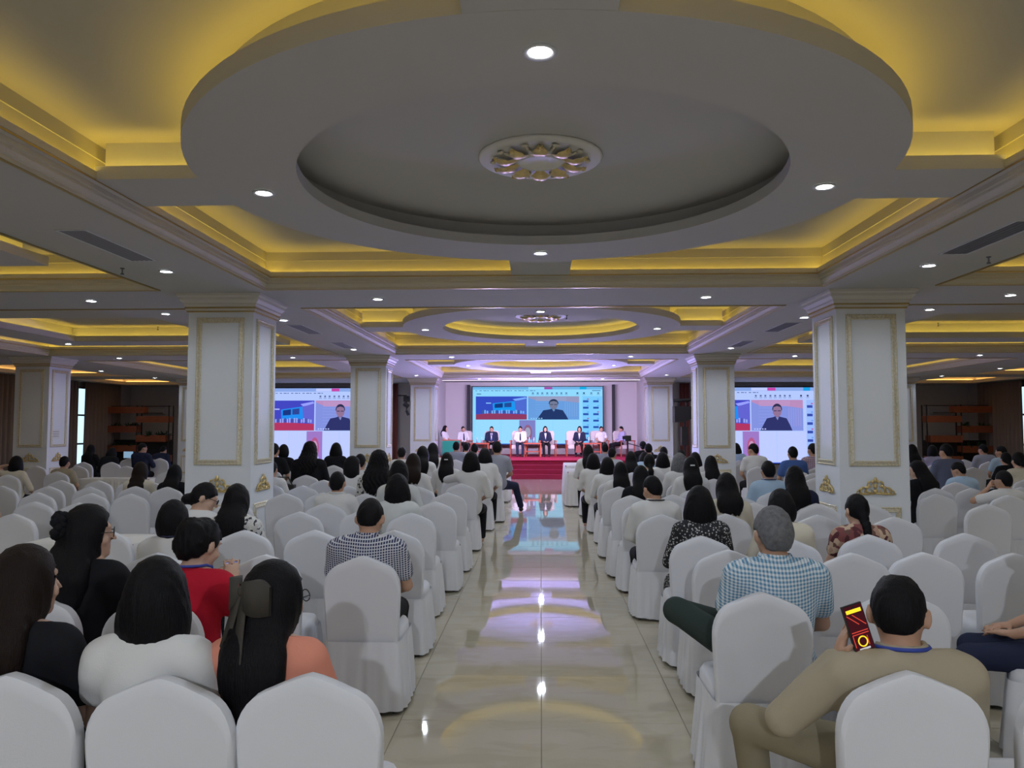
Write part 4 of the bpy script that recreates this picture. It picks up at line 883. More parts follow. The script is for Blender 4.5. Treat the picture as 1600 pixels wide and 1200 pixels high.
# ------------------------------------------------------------ screens
EM = {}
def em(c, st=1.0):
    k = tuple(round(x, 3) for x in c) + (st,)
    if k not in EM: EM[k] = emat('screen_ink_%d' % len(EM), c, st)
    return EM[k]
def screen(name, x0, x1, z0, z1, y, label, tint, bright, base=0.0):
    root = empty(name, ((x0 + x1) / 2, y, 0)); tag(root, label, 'screen', 'led screens')
    Wd, Hd, xc = x1 - x0, z1 - z0, (x0 + x1) / 2
    MB().box(x0 - xc - .04, x1 - xc + .04, .0, .12, z0 - .04, z1 + .04).build('casing', M['black_plastic'], root)
    for sx in (-.36, .36): MB().box(sx * Wd - .05, sx * Wd + .05, .02, .1, base, z0).build('support_leg', M['black_plastic'], root)
    def col(c): return tuple(a * b for a, b in zip(c, tint))
    lv = [0]
    def R(u0, u1, v0, v1, c, d, nm, parent=None, poly=None):
        lv[0] += 1; y1 = -.002 - d * .002 - (lv[0] % 7) * .0001
        if poly is None:
            m = MB().box(x0 - xc + u0 * Wd, x0 - xc + u1 * Wd, y1, y1 + .0015, z1 - v1 * Hd, z1 - v0 * Hd)
        else:
            m = MB().prism([(x0 - xc + u * Wd, z1 - v * Hd) for u, v in poly], y1, y1 + .0015)
        return m.build(nm, em(col(c), bright), parent or root)
    page = R(0, 1, 0, 1, (.80, .93, 1.0), 0, 'page')
    R(0, 1, 0, .045, (.45, .62, .78), 1, 'title_bar', page)
    R(.43, .552, .003, .042, (.9, .95, 1), 2, 'tab', page)
    R(.553, .615, .003, .042, (1.0, .10, .38), 2, 'red_button', page)
    R(.825, .877, .0, .045, (.02, .55, .75), 2, 'teal_button', page)
    for k in range(16):
        u = .022 + k * .03
        R(u, u + .012 + .012 * ((k * 7) % 3) / 2, .062, .071, (.10, .14, .22), 1, 'text_line', page)
    R(.92, .985, .060, .072, (.16, .2, .3), 1, 'text_line', page)
    R(.03, .065, .118, .13, (.1, .13, .2), 1, 'text_line', page)
    for x in (762, 797, 830, 866, 900, 935, 968, 1004, 1084, 1131, 1184, 1234):
        u = (x - 325) / 940
        R(u - .007, u + .007, .098, .122, (.06, .08, .12) if x in (1084, 1131) else (.22, .26, .34), 1, 'toolbar_icon', page)
        R(u - .011, u + .011, .132, .139, (.35, .40, .48), 1, 'icon_caption', page)
    # video tile of a hall
    vt = R(.024, .418, .165, .57, (.10, .10, .52), 1, 'video_tile')
    def V(u0, u1, v0, v1, c, d, nm, poly=None):
        f = lambda u, v: (.024 + .394 * u, .165 + .405 * v)
        if poly: return R(0, 0, 0, 0, c, d, nm, vt, [f(*p) for p in poly])
        a, b = f(u0, v0); e, g = f(u1, v1); return R(a, e, b, g, c, d, nm, vt)
    V(0, 0, 0, 0, (.55, .55, .95), 2, 'light_beam', [(.72, .12), (.98, .03), (1, .1), (.78, .2)])
    V(0, 0, 0, 0, (.22, .20, .62), 2, 'wall_tone', [(.75, .2), (1, .12), (1, .8), (.75, .7)])
    V(.2, .3, .27, .31, (.8, .8, 1), 2, 'lamp_spot')
    V(0, 0, 0, 0, (.03, .42, .85), 2, 'small_screen', [(.33, .3), (.76, .2), (.78, .62), (.34, .62)])
    V(0, 0, 0, 0, (.02, .06, .22), 3, 'small_screen_window', [(.37, .33), (.53, .29), (.53, .48), (.37, .5)])
    V(0, 0, 0, 0, (.05, .10, .30), 3, 'small_screen_window', [(.56, .29), (.70, .26), (.70, .46), (.56, .47)])
    V(0, 0, 0, 0, (.78, .06, .12), 2, 'red_floor', [(0, .78), (.3, .72), (1, .78), (1, 1), (0, 1)])
    rr = random.Random(7)
    for k in range(18):
        u = .12 + k * .047; V(u, u + .03, .58 + .06 * rr.random(), .74, (.55, .6, .85) if k % 3 else (.12, .14, .35), 4, 'audience_figure')
    # video tile of a speaker in front of a pale panelled room
    sp = R(.428, .82, .165, .57, (.40, .46, .72), 1, 'video_tile')
    def S(u0, u1, v0, v1, c, d, nm, poly=None):
        f = lambda u, v: (.428 + .392 * u, .165 + .405 * v)
        if poly: return R(0, 0, 0, 0, c, d, nm, sp, [f(*p) for p in poly])
        a, b = f(u0, v0); e, g = f(u1, v1); return R(a, e, b, g, c, d, nm, sp)
    S(0, 0, 0, 0, (.86, .42, .50), 2, 'ceiling_tone', [(0, 0), (1, 0), (1, .28), (.68, .2), (.2, .2), (0, .06)])
    for k in range(4): S(.15, .75, .05 + k * .045, .06 + k * .045, (.95, .62, .66), 3, 'ceiling_line')
    for k in range(6): S(.14, .46, .26 + k * .1, .27 + k * .1, (.52, .58, .82), 3, 'panel_line')
    for k in range(6): S(.72 + k * .045, .735 + k * .045, .24 + k * .01, .86, (.55, .50, .72), 3, 'panel_line')
    S(0, 0, 0, 0, (.05, .055, .14), 4, 'speaker_shoulders', [(.17, 1), (.24, .78), (.30, .60), (.42, .56), (.48, .52), (.56, .55), (.68, .60), (.74, .80), (.79, 1)])
    S(0, 0, 0, 0, (.50, .27, .30), 5, 'speaker_face', [(.5 + .085 * math.cos(a), .36 + .2 * math.sin(a)) for a in [2 * PI * k / 18 for k in range(18)]])
    S(0, 0, 0, 0, (.05, .045, .08), 6, 'speaker_hair', [(.5 + .095 * math.cos(a), .31 + .19 * math.sin(a)) for a in [PI + PI * k / 12 for k in range(13)]] + [(.585, .36), (.57, .24), (.5, .2), (.43, .24), (.415, .36)])
    S(.43, .49, .34, .37, (.10, .08, .12), 6, 'speaker_eyewear'); S(.51, .57, .34, .37, (.10, .08, .12), 6, 'speaker_eyewear')
    S(0, 0, 0, 0, (.42, .42, .55), 5, 'speaker_collar', [(.47, .56), (.53, .56), (.505, .66)])
    for k in range(5): S(.05 + k * .05, .08 + k * .05, .93, .965, (.9, .92, 1), 5, 'caption_mark')
    # slides below
    for a, b in ((.022, .217), (.223, .355), (.488, .615), (.621, .84)):
        R(a, b, .58, .985, (.90, .95, 1.0), 1, 'slide_tile')
    th = R(.36, .484, .58, .985, (.60, .30, .55), 1, 'video_tile')
    R(0, 0, 0, 0, (.80, .16, .24), 3, 'thumbnail_hair', th, [(.425 + .034 * math.cos(a), .80 + .14 * math.sin(a)) for a in [2 * PI * k / 16 for k in range(16)]])
    R(0, 0, 0, 0, (1.0, .50, .50), 4, 'thumbnail_face', th, [(.425 + .022 * math.cos(a), .79 + .085 * math.sin(a)) for a in [2 * PI * k / 16 for k in range(16)]])
    R(.39, .46, .92, .985, (.75, .72, .85), 3, 'thumbnail_shirt', th)
    # participants column
    pc = R(.846, .998, .165, .985, (.58, .80, 1.0), 1, 'participants_column')
    for k in range(7):
        for j in range(2):
            u = .85 + j * .078; v = .235 + k * .112
            R(u, u + .042, v, v + .035, (.07, .12, .40), 2, 'participant_name', pc)
            R(u + .03, u + .045, v - .03, v - .012, (.85, .2, .35) if (k + j) % 3 == 0 else (.3, .55, .85), 2, 'participant_badge', pc)
    R(0, 1, .988, 1, (.05, .12, .6), 2, 'task_bar')
    return root
SB = 1.0
screen('stage_screen', -2.86, 2.58, ST + .42, 3.40, 32.2, 'large screen at the back of the stage showing a video call', (.34, .72, 1.0), .82, ST)
screen('side_screen', -9.93, -5.40, .46, 3.09, 27.0, 'screen showing the video call left of the stage, between pillars', (.55, .61, 1.0), .82)
screen('side_screen', 5.37, 9.90, .46, 3.09, 27.0, 'screen showing the video call right of the stage, between pillars', (.55, .61, 1.0), .82)

# ------------------------------------------------------------ stage furniture
def armchair(x, y, rz, label):
    t = empty('armchair', (x, y, ST), rz); tag(t, label, 'armchair', 'cream armchairs on stage')
    MB().box(-.26, .26, -.24, .28, .30, .44).build('seat', M['armchair_fabric'], t)
    MB().prism([(-.27, .40), (.27, .40), (.29, .90), (.24, .98), (.0, 1.0), (-.24, .98), (-.29, .90)], -.34, -.22).build('backrest', M['armchair_fabric'], t)
    for s in (-1, 1):
        MB().obox((s * .31, .0, .60), (.03, 0, 0), (0, .30, 0), (0, 0, .02)).build('armrest', M['wood_red'], t)
        MB().tube([(s * .31, .26, 0), (s * .31, .28, .59)], .02, 6).build('leg', M['wood_red'], t)
        MB().tube([(s * .31, -.28, 0), (s * .31, -.27, .59)], .02, 6).build('leg', M['wood_red'], t)
    return t
def coffee_table(x, y, label):
    t = empty('coffee_table', (x, y, ST)); tag(t, label, 'coffee table', 'orange wooden coffee tables on stage')
    MB().box(-.36, .36, -.24, .24, .48, .53).build('top', M['wood_red'], t); MB().box(-.30, .30, -.20, .20, .18, .21).build('shelf', M['wood_red'], t)
    for sx in (-.32, .32):
        for sy in (-.2, .2): MB().box(sx - .025, sx + .025, sy - .025, sy + .025, 0, .48).build('leg', M['wood_red'], t)
    for k, bx in enumerate((-.12, .06)):
        b = empty('water_bottle', (x + bx, y, ST + .53)); tag(b, 'small water bottle, %s of two on %s' % (('left', 'right')[k], label.split(',')[0].replace('orange wooden ', 'the ')), 'bottle', 'water bottles on stage')
        MB().lathe([(0, 0), (.032, .0), (.032, .13), (.014, .17), (.014, .19)], 10).build('body', M['bottle_plastic'], b, True)
        MB().lathe([(0, .21), (.016, .21), (.016, .185), (0, .185)], 10).build('cap', M['paper'], b)
SY = 30.3
def sx(px, y=SY): return (px - 845) * y / 1200 + .0
armchair(sx(722), SY + .2, PI - .25, 'cream armchair second from the left on stage')
armchair(sx(768), SY, PI, 'cream armchair of the dark suit, left of centre on stage')
armchair(sx(811), SY - .2, PI - .05, 'cream armchair just left of stage centre')
armchair(sx(855), SY - .2, PI + .08, 'cream armchair just right of stage centre')
armchair(sx(897), SY, PI + .05, 'cream armchair with a dark jacketed speaker, right half of stage')
armchair(sx(936), SY + .2, PI + .2, 'cream armchair second from the right on stage')
armchair(sx(974), SY + .1, PI + .5, 'cream armchair nearest the right end of stage')
coffee_table(sx(752), SY - .55, 'orange wooden coffee table left of centre, on stage')
coffee_table(sx(832), SY - .45, 'orange wooden coffee table in the centre, on stage')
coffee_table(sx(923), SY - .45, 'orange wooden coffee table right of centre, on stage')
t = empty('host_table', (sx(706, 29.4), 29.4, ST)); tag(t, 'small table with a green cloth at the left of the stage', 'table')
MB().box(-.36, .36, -.22, .22, .62, .65).build('top', M['wood_red'], t); MB().box(-.34, .34, -.235, -.22, .05, .62).build('cloth_front', M['green_cloth'], t)
for q in (-.32, .32): MB().box(q - .02, q + .02, -.2, .2, 0, .62).build('leg', M['wood_red'], t)

# ------------------------------------------------------------ covered chair (one set of meshes shared by every chair)
def top_profile(x, w=.228):
    a = abs(x) / w
    z = .93 - .052 * (a / .62) ** 1.25 if a < .62 else .878 - .118 * (1 - math.sqrt(max(0, 1 - ((a - .62) / .38) ** 2))) ** 1.0 - .02 * (a - .62) / .38
    return z
def back_mesh():
    nx, nz = 22, 12; w = .228; th = .031
    us = [math.sin(PI / 2 * (-1 + 2 * i / nx)) for i in range(nx + 1)]
    vs = []; fs = []
    def pt(u, v, side, inset=0.0):
        x = u * w; zt = top_profile(x) - inset; z = .40 + (zt - .40) * v
        xx = x * (1 - inset / w) * (.93 + .07 * min(1, (z - .40) / .3))
        yc = -.205 - .085 * (z - .45) + .018 * (1 - (u * u))   # reclined and gently dished
        yc -= .018
        return (xx, yc + side * th, z)
    layers = ((-1, .010), (-.72, .0), (.72, .0), (1, .010))
    # rear and front faces
    for side, inset in (layers[0], layers[3]):
        for j in range(nz + 1):
            for i in range(nx + 1): vs.append(pt(us[i], j / nz, side, inset))
    n1 = (nx + 1) * (nz + 1)
    for q in (0, 1):
        for j in range(nz):
            for i in range(nx):
                a = q * n1 + j * (nx + 1) + i
                f = (a, a + 1, a + nx + 2, a + nx + 1); fs.append(f if q == 0 else f[::-1])
    # rim
    border = [(0, j) for j in range(nz + 1)] + [(i, nz) for i in range(1, nx + 1)] + [(nx, j) for j in range(nz - 1, -1, -1)]
    base = len(vs)
    for side, inset in layers[1:3]:
        for i, j in border: vs.append(pt(us[i], j / nz, side, inset))
    nb = len(border)
    idx = [[j * (nx + 1) + i for i, j in border], [base + k for k in range(nb)], [base + nb + k for k in range(nb)], [n1 + j * (nx + 1) + i for i, j in border]]
    for a, b in ((0, 1), (1, 2), (2, 3)):
        for k in range(nb - 1): fs.append((idx[a][k], idx[b][k], idx[b][k + 1], idx[a][k + 1]))
    me = MB().add(vs, fs).mesh('back_cover'); autosmooth(me, 50)
    return me
def rrect(hx, hy, e, n):
    pts = []
    P = 2 * (2 * hx + 2 * hy)
    for k in range(n):
        a = 2 * PI * k / n; c, s = math.cos(a), math.sin(a)
        e = e or 5.0
        q = (abs(c / hx) ** e + abs(s / hy) ** e) ** (-1 / e); pts.append((c * q, s * q))
    return pts
def seat_mesh():
    vs = []; fs = []; n = 48
    for hx, hy, z in ((.0, .0, .485), (.16, .17, .487), (.205, .215, .478), (.218, .225, .455), (.222, .228, .42), (.222, .228, .37)):
        for x, y in (rrect(hx, hy, 0, n) if hx else [(0, 0)] * n): vs.append((x, y, z))
    for j in range(5):
        for k in range(n): fs.append((j * n + k, j * n + (k + 1) % n, (j + 1) * n + (k + 1) % n, (j + 1) * n + k))
    return MB().add(vs, fs).mesh('seat_cover', True)
def skirt_mesh(seed):
    rr = random.Random(seed); vs = []; fs = []; n = 168; rows = 7
    ph = [rr.random() * 6 for _ in range(4)]
    for j in range(rows):
        v = j / (rows - 1); z = .425 - v * (.425 - .022)
        base = rrect(.226 + .033 * v, .246 + .031 * v, 10 - 5 * v, n)
        for k, (x, y) in enumerate(base):
            a = 2 * PI * k / n
            rip = (math.sin(a * 21 + ph[0]) * .55 + math.sin(a * 13 + ph[1]) * .35 + math.sin(a * 34 + ph[2]) * .25) * .016 * v ** .8
            if y < -.15: rip *= .75
            l = math.hypot(x, y); vs.append((x + x / l * rip, y - .014 + y / l * rip, z + (.006 * math.sin(a * 5 + ph[3]) if j == rows - 1 else 0)))
    for j in range(rows - 1):
        for k in range(n): fs.append((j * n + k, j * n + (k + 1) % n, (j + 1) * n + (k + 1) % n, (j + 1) * n + k))
    return MB().add(vs, fs).mesh('skirt', True)
CH_BACK = back_mesh(); CH_SEAT = seat_mesh(); CH_SKIRT = [skirt_mesh(s) for s in range(3)]
CH_LEG = MB().tube([(0, 0, 0), (0, 0, .02)], .016, 8).tube([(0, 0, .018), (0, 0, .40)], .012, 8).mesh('chair_leg')
def chair(x, y, rz, label, i, far):
    t = empty('banquet_chair', (x, y, 0), rz); tag(t, label, 'chair', 'white covered banquet chairs')
    link('back_cover', CH_BACK, M['chair_cover'], t); link('seat_cover', CH_SEAT, M['chair_cover'], t); link('skirt', CH_SKIRT[i % 3], M['chair_cover'], t)
    if not far:
        for lx in (-.195, .195):
            for ly in (-.21, .2): link('leg', CH_LEG, M['leg_metal'], t, (lx, ly, 0))
    return t
for i, (x, y, rz, label) in enumerate(CHAIRS): chair(x, y, math.radians(rz), label, i, y > 9.5)

# ------------------------------------------------------------ cloth covered tables
def cloth_table(x, y, w, d, rz, label, h=.75, seed=1):
    t = empty('cloth_table', (x, y, 0), rz); tag(t, label, 'table', 'white cloth covered tables')
    MB().box(-w / 2 + .01, w / 2 - .01, -d / 2 + .01, d / 2 - .01, h - .03, h - .004).build('tabletop', M['wood_orange'], t)
    for a in (-1, 1):
        for b in (-1, 1): link('leg', MB().tube([(0, 0, 0), (0, 0, h - .03)], .018, 8).mesh('table_leg'), M['leg_metal'], t, (a * (w / 2 - .08), b * (d / 2 - .08), 0))
    rr = random.Random(seed); n = 200; rows = 8; vs = []; fs = []
    ph = [rr.random() * 6 for _ in range(4)]
    def rect(hx, hy, k):
        a = 2 * PI * k / n; c, s = math.cos(a), math.sin(a); e = 14.0
        q = (abs(c / hx) ** e + abs(s / hy) ** e) ** (-1 / e); return c * q, s * q
    prof = [(0.0, 0, h), (.97, 0, h), (1.0, 0, h - .006)] + [(1.0, v, h - .006 - v * (h - .03)) for v in (.1, .3, .6, .85, 1.0)]
    for sc, v, z in prof:
        for k in range(n):
            a = 2 * PI * k / n; X, Y = rect(w / 2 + .03 * v, d / 2 + .03 * v, k)
            rip = (math.sin(a * 17 + ph[0]) + .6 * math.sin(a * 29 + ph[1]) + .4 * math.sin(a * 43 + ph[2])) * .022 * v ** .7
            l = max(1e-6, math.hypot(X, Y)); vs.append((X * sc + X / l * rip, Y * sc + Y / l * rip, z))
    for j in range(len(prof) - 1):
        for k in range(n): fs.append((j * n + k, j * n + (k + 1) % n, (j + 1) * n + (k + 1) % n, (j + 1) * n + k))
    MB().add(vs, fs).build('tablecloth', M['table_cloth'], t, True)
    return t
cloth_table(-3.8, 6.5, .95, .6, 0, 'small white draped table between the black blouse and the empty chairs', seed=2)
cloth_table(3.98, 5.55, 1.1, .62, 0, 'white draped table near the right edge, beyond the empty chairs', seed=3)
cloth_table(.86, 17.3, .6, 1.3, 0, 'long white draped table end at the right of the aisle before the stage', seed=4)
cloth_table(.90, 20.2, .6, 1.6, 0, 'farther white draped table right of the aisle before the steps', seed=5)
cloth_table(-1.05, 18.3, .6, 1.5, 0, 'white draped table left of the aisle before the steps', seed=6)
cloth_table(5.2, 13.6, 1.2, .6, 0, 'white draped table beyond the light blue shirt, right side', seed=7)
cloth_table(-5.9, 12.0, 1.2, .6, 0, 'white draped table left of the near left pillar, with papers', seed=8)
cloth_table(-7.9, 14.2, 1.4, .55, 0, 'white draped table by the far left pillar', seed=9)
cloth_table(-6.4, 17.2, 1.6, .6, 0, 'white draped table before the left screen', seed=10)
cloth_table(6.6, 17.2, 1.6, .6, 0, 'white draped table before the right screen', seed=11)
for k, (x, y, z, l) in enumerate(((-5.7, 11.9, .755, 'left of the near left pillar'), (-8.0, 14.15, .755, 'by the far left pillar'), (3.75, 5.5, .755, 'near the right edge'))):
    tag(MB().box(x - .105, x + .105, y - .148, y + .148, z, z + .006).build('paper_stack', M['paper']), 'thin stack of white papers on the draped table ' + l, 'papers', 'papers on tables')
for k, (x, y, l) in enumerate(((-5.9, 17.1, 'left screen'), (-6.9, 17.2, 'left screen, leftmost'), (6.2, 17.1, 'right screen, dark one'), (5.1, 13.6, 'light blue shirt'))):
    b = empty('water_bottle', (x, y, .752)); tag(b, 'water bottle on the table before the ' + l, 'bottle', 'water bottles on tables')
    MB().lathe([(0, 0), (.032, .0), (.032, .13), (.014, .17), (.014, .19)], 10).build('body', M['bottle_plastic'], b, True)
    MB().lathe([(0, .21), (.016, .21), (.016, .185), (0, .185)], 10).build('cap', M['paper'], b)
b = empty('shoulder_bag', (-4.15, 12.3, .52)); tag(b, 'black bag hanging on a chair before the left screen', 'bag')
MB().box(-.19, .19, -.06, .06, .0, .26).build('body', M['black_plastic'], b); MB().tube([(-.15, 0, .25), (-.08, 0, .38), (.08, 0, .38), (.15, 0, .25)], .012, 6).build('strap', M['black_plastic'], b); MB().box(-.03, .03, -.064, -.06, .12, .15).build('buckle', M['vent_white'], b)

# ------------------------------------------------------------ shelf units with planter boxes in the back corners
leafm = []
for sd in range(3):
    rr = random.Random(sd); m = MB()
    for k in range(46):
        a = rr.random() * 2 * PI; e = rr.random() * 1.2; L = .10 + .16 * rr.random(); w = .02 + .015 * rr.random()
        bx, by = rr.uniform(-.22, .22), rr.uniform(-.05, .05)
        d = Vector((math.cos(a) * math.cos(e), math.sin(a) * math.cos(e), abs(math.sin(e)) + .15)); sd_ = Vector((-math.sin(a), math.cos(a), 0)) * w
        p0 = Vector((bx, by, 0)); p1 = p0 + d * L * .5; p2 = p0 + d * L + Vector((0, 0, -.04))
        m.add([p0, p1 - sd_, p2, p1 + sd_], [(0, 1, 2, 3)])
    leafm.append(m.mesh('foliage', False, False))
def shelf(s, n):
    x_in, x_mid, x_out = 13.5, 14.68, 15.9
    Y = 27.6
    t = empty('shelf_unit', (0, Y, 0)); tag(t, 'dark shelf unit with wooden planter boxes in the %s back corner' % n, 'shelf unit', 'planter shelf units')
    for x in (x_in, x_mid, x_out):
        for q in (-.17, .17): MB().box(s * x - .018, s * x + .018, q - .018, q + .018, 0, 2.5).build('post', M['shelf_dark'], t)
    MB().box(*sorted((s * x_in, s * x_out)), .16, .19, 0, 1.25).build('back_panel', M['shelf_dark'], t)
    MB().box(*sorted((s * x_in, s * x_out)), -.012, .012, 2.46, 2.485).build('rail', M['shelf_dark'], t)
    outer = ((14.45, 15.9, 2.22, 2.45), (14.68, 15.9, 1.52, 1.76), (14.68, 15.9, .82, 1.06)); inner = ((13.5, 14.7, 1.88, 2.11), (13.6, 14.7, 1.18, 1.42), (13.5, 14.7, .45, .7))
    for k, (a, b, z0, z1) in enumerate(outer + inner):
        x0, x1 = sorted((s * a, s * b))
        MB().box(x0, x1, -.19, -.165, z0, z1).box(x0, x1, .165, .19, z0, z1).box(x0, x0 + .025, -.165, .165, z0, z1).box(x1 - .025, x1, -.165, .165, z0, z1).box(x0, x1, -.165, .165, z0, z0 + .02).build('planter_box', M['wood_orange'], t)
    for k, (x, z) in enumerate(((15.6, 1.7), (14.95, 1.72), (14.3, 1.38), (13.8, 1.4), (15.4, 1.02), (14.9, 1.0))):
        if n == 'right' and k in (2, 3): continue
        p = link('potted_plant', leafm[k % 3], M['foliage'], None, (s * x, Y, z), (0, 0, k)); p.scale = (1, 1, 1.0)
        tag(p, 'dark green plant %s in the %s shelf unit' % (('at the outer top box', 'at the inner end of the top box', 'in the inner middle box', 'at the innermost end of the middle box', 'in the low outer box', 'beside the middle post in the low box')[k], n), 'plant', 'shelf plants')
shelf(-1, 'left'); shelf(1, 'right')
t = empty('notice_paper', (-10.965, 17.0, 1.55)); tag(t, 'small white notice stuck on the outer left pillar', 'notice')
MB().box(.0, .004, -.15, .15, -.1, .1).build('sheet', M['paper'], t)
for k in range(3): MB().box(.004, .005, -.11, .11, .05 - k * .05, .058 - k * .05).build('text_line', M['lanyard_navy'], t)

# ------------------------------------------------------------ loudspeaker stands, tripod camera
def spotlight(x, y, label):
    t = empty('loudspeaker_stand', (x, y, 0)); tag(t, label, 'speaker')
    MB().tube([(0, 0, .0), (0, 0, 1.9)], .03, 8).build('pole', M['black_plastic'], t)
    for a in (0, 2.1, 4.2): MB().tube([(0, 0, .55), (.4 * math.cos(a), .4 * math.sin(a), .01)], .015, 6).build('leg', M['black_plastic'], t)
    MB().prism([(-.34, 2.35), (.36, 2.35), (.36, 2.22), (.22, 1.98), (-.04, 1.86), (-.34, 1.86)], -.2, .2).build('cabinet', M['black_plastic'], t)
    MB().box(-.12, .08, -.12, .12, 1.15, 1.72).build('amplifier', M['black_plastic'], t)
    for a in (-.2, .05, .25):
        MB().tube([(a, 0, 2.35), (a, 0, 2.45), (a + .07, 0, 2.52)], .03, 6).build('light_head', M['black_plastic'], t)
    MB().tube([(-.34, 0, 2.52), (.36, 0, 2.56)], .05, 8).build('light_bar', M['black_plastic'], t)
spotlight(4.42, 25.2 - 1.4, 'black loudspeaker with lights on a pole beside the right pillar')
t = empty('wall_spotlight', (-4.32, 24.6, 2.35)); tag(t, 'black moving-head spotlight beside the third left pillar', 'spotlight')
MB().box(-.09, .09, -.09, .09, .18, .36).build('base', M['black_plastic'], t); MB().tube([(0, 0, .18), (0, 0, -.14)], .02, 6).build('bracket', M['black_plastic'], t)
MB().tube([(-.08, -.05, .12), (.05, .02, .02)], .07, 10).build('head', M['black_plastic'], t); MB().tube([(0, 0, -.1), (.06, 0, -.26)], .045, 8).build('lens_tube', M['black_plastic'], t); MB().box(-.3, 0.0, -.02, .02, .36, .4).build('arm', M['black_plastic'], t)
t = empty('tripod', (2.05, 18.3, 0)); tag(t, 'black camera tripod right of the aisle near the stage', 'tripod')
MB().tube([(0, 0, .55), (0, 0, 1.38)], .02, 8).build('column', M['black_plastic'], t)
for a in (.4, 2.5, 4.6): MB().tube([(0, 0, 1.0), (.42 * math.cos(a), .42 * math.sin(a), .01)], [.018, .012], 6).build('leg', M['black_plastic'], t)
MB().tube([(0, 0, 1.33), (.3, -.35, 1.24)], .01, 6).build('handle', M['black_plastic'], t)
t = empty('video_camera', (2.05, 18.3, 1.38)); tag(t, 'black video camera mounted on the tripod', 'camera')
MB().box(-.07, .07, -.12, .1, 0, .13).build('body', M['black_plastic'], t); MB().tube([(0, .1, .07), (0, .22, .07)], .045, 10).build('lens', M['black_plastic'], t); MB().box(-.13, -.07, -.1, .0, .04, .12).build('monitor', M['black_plastic'], t)
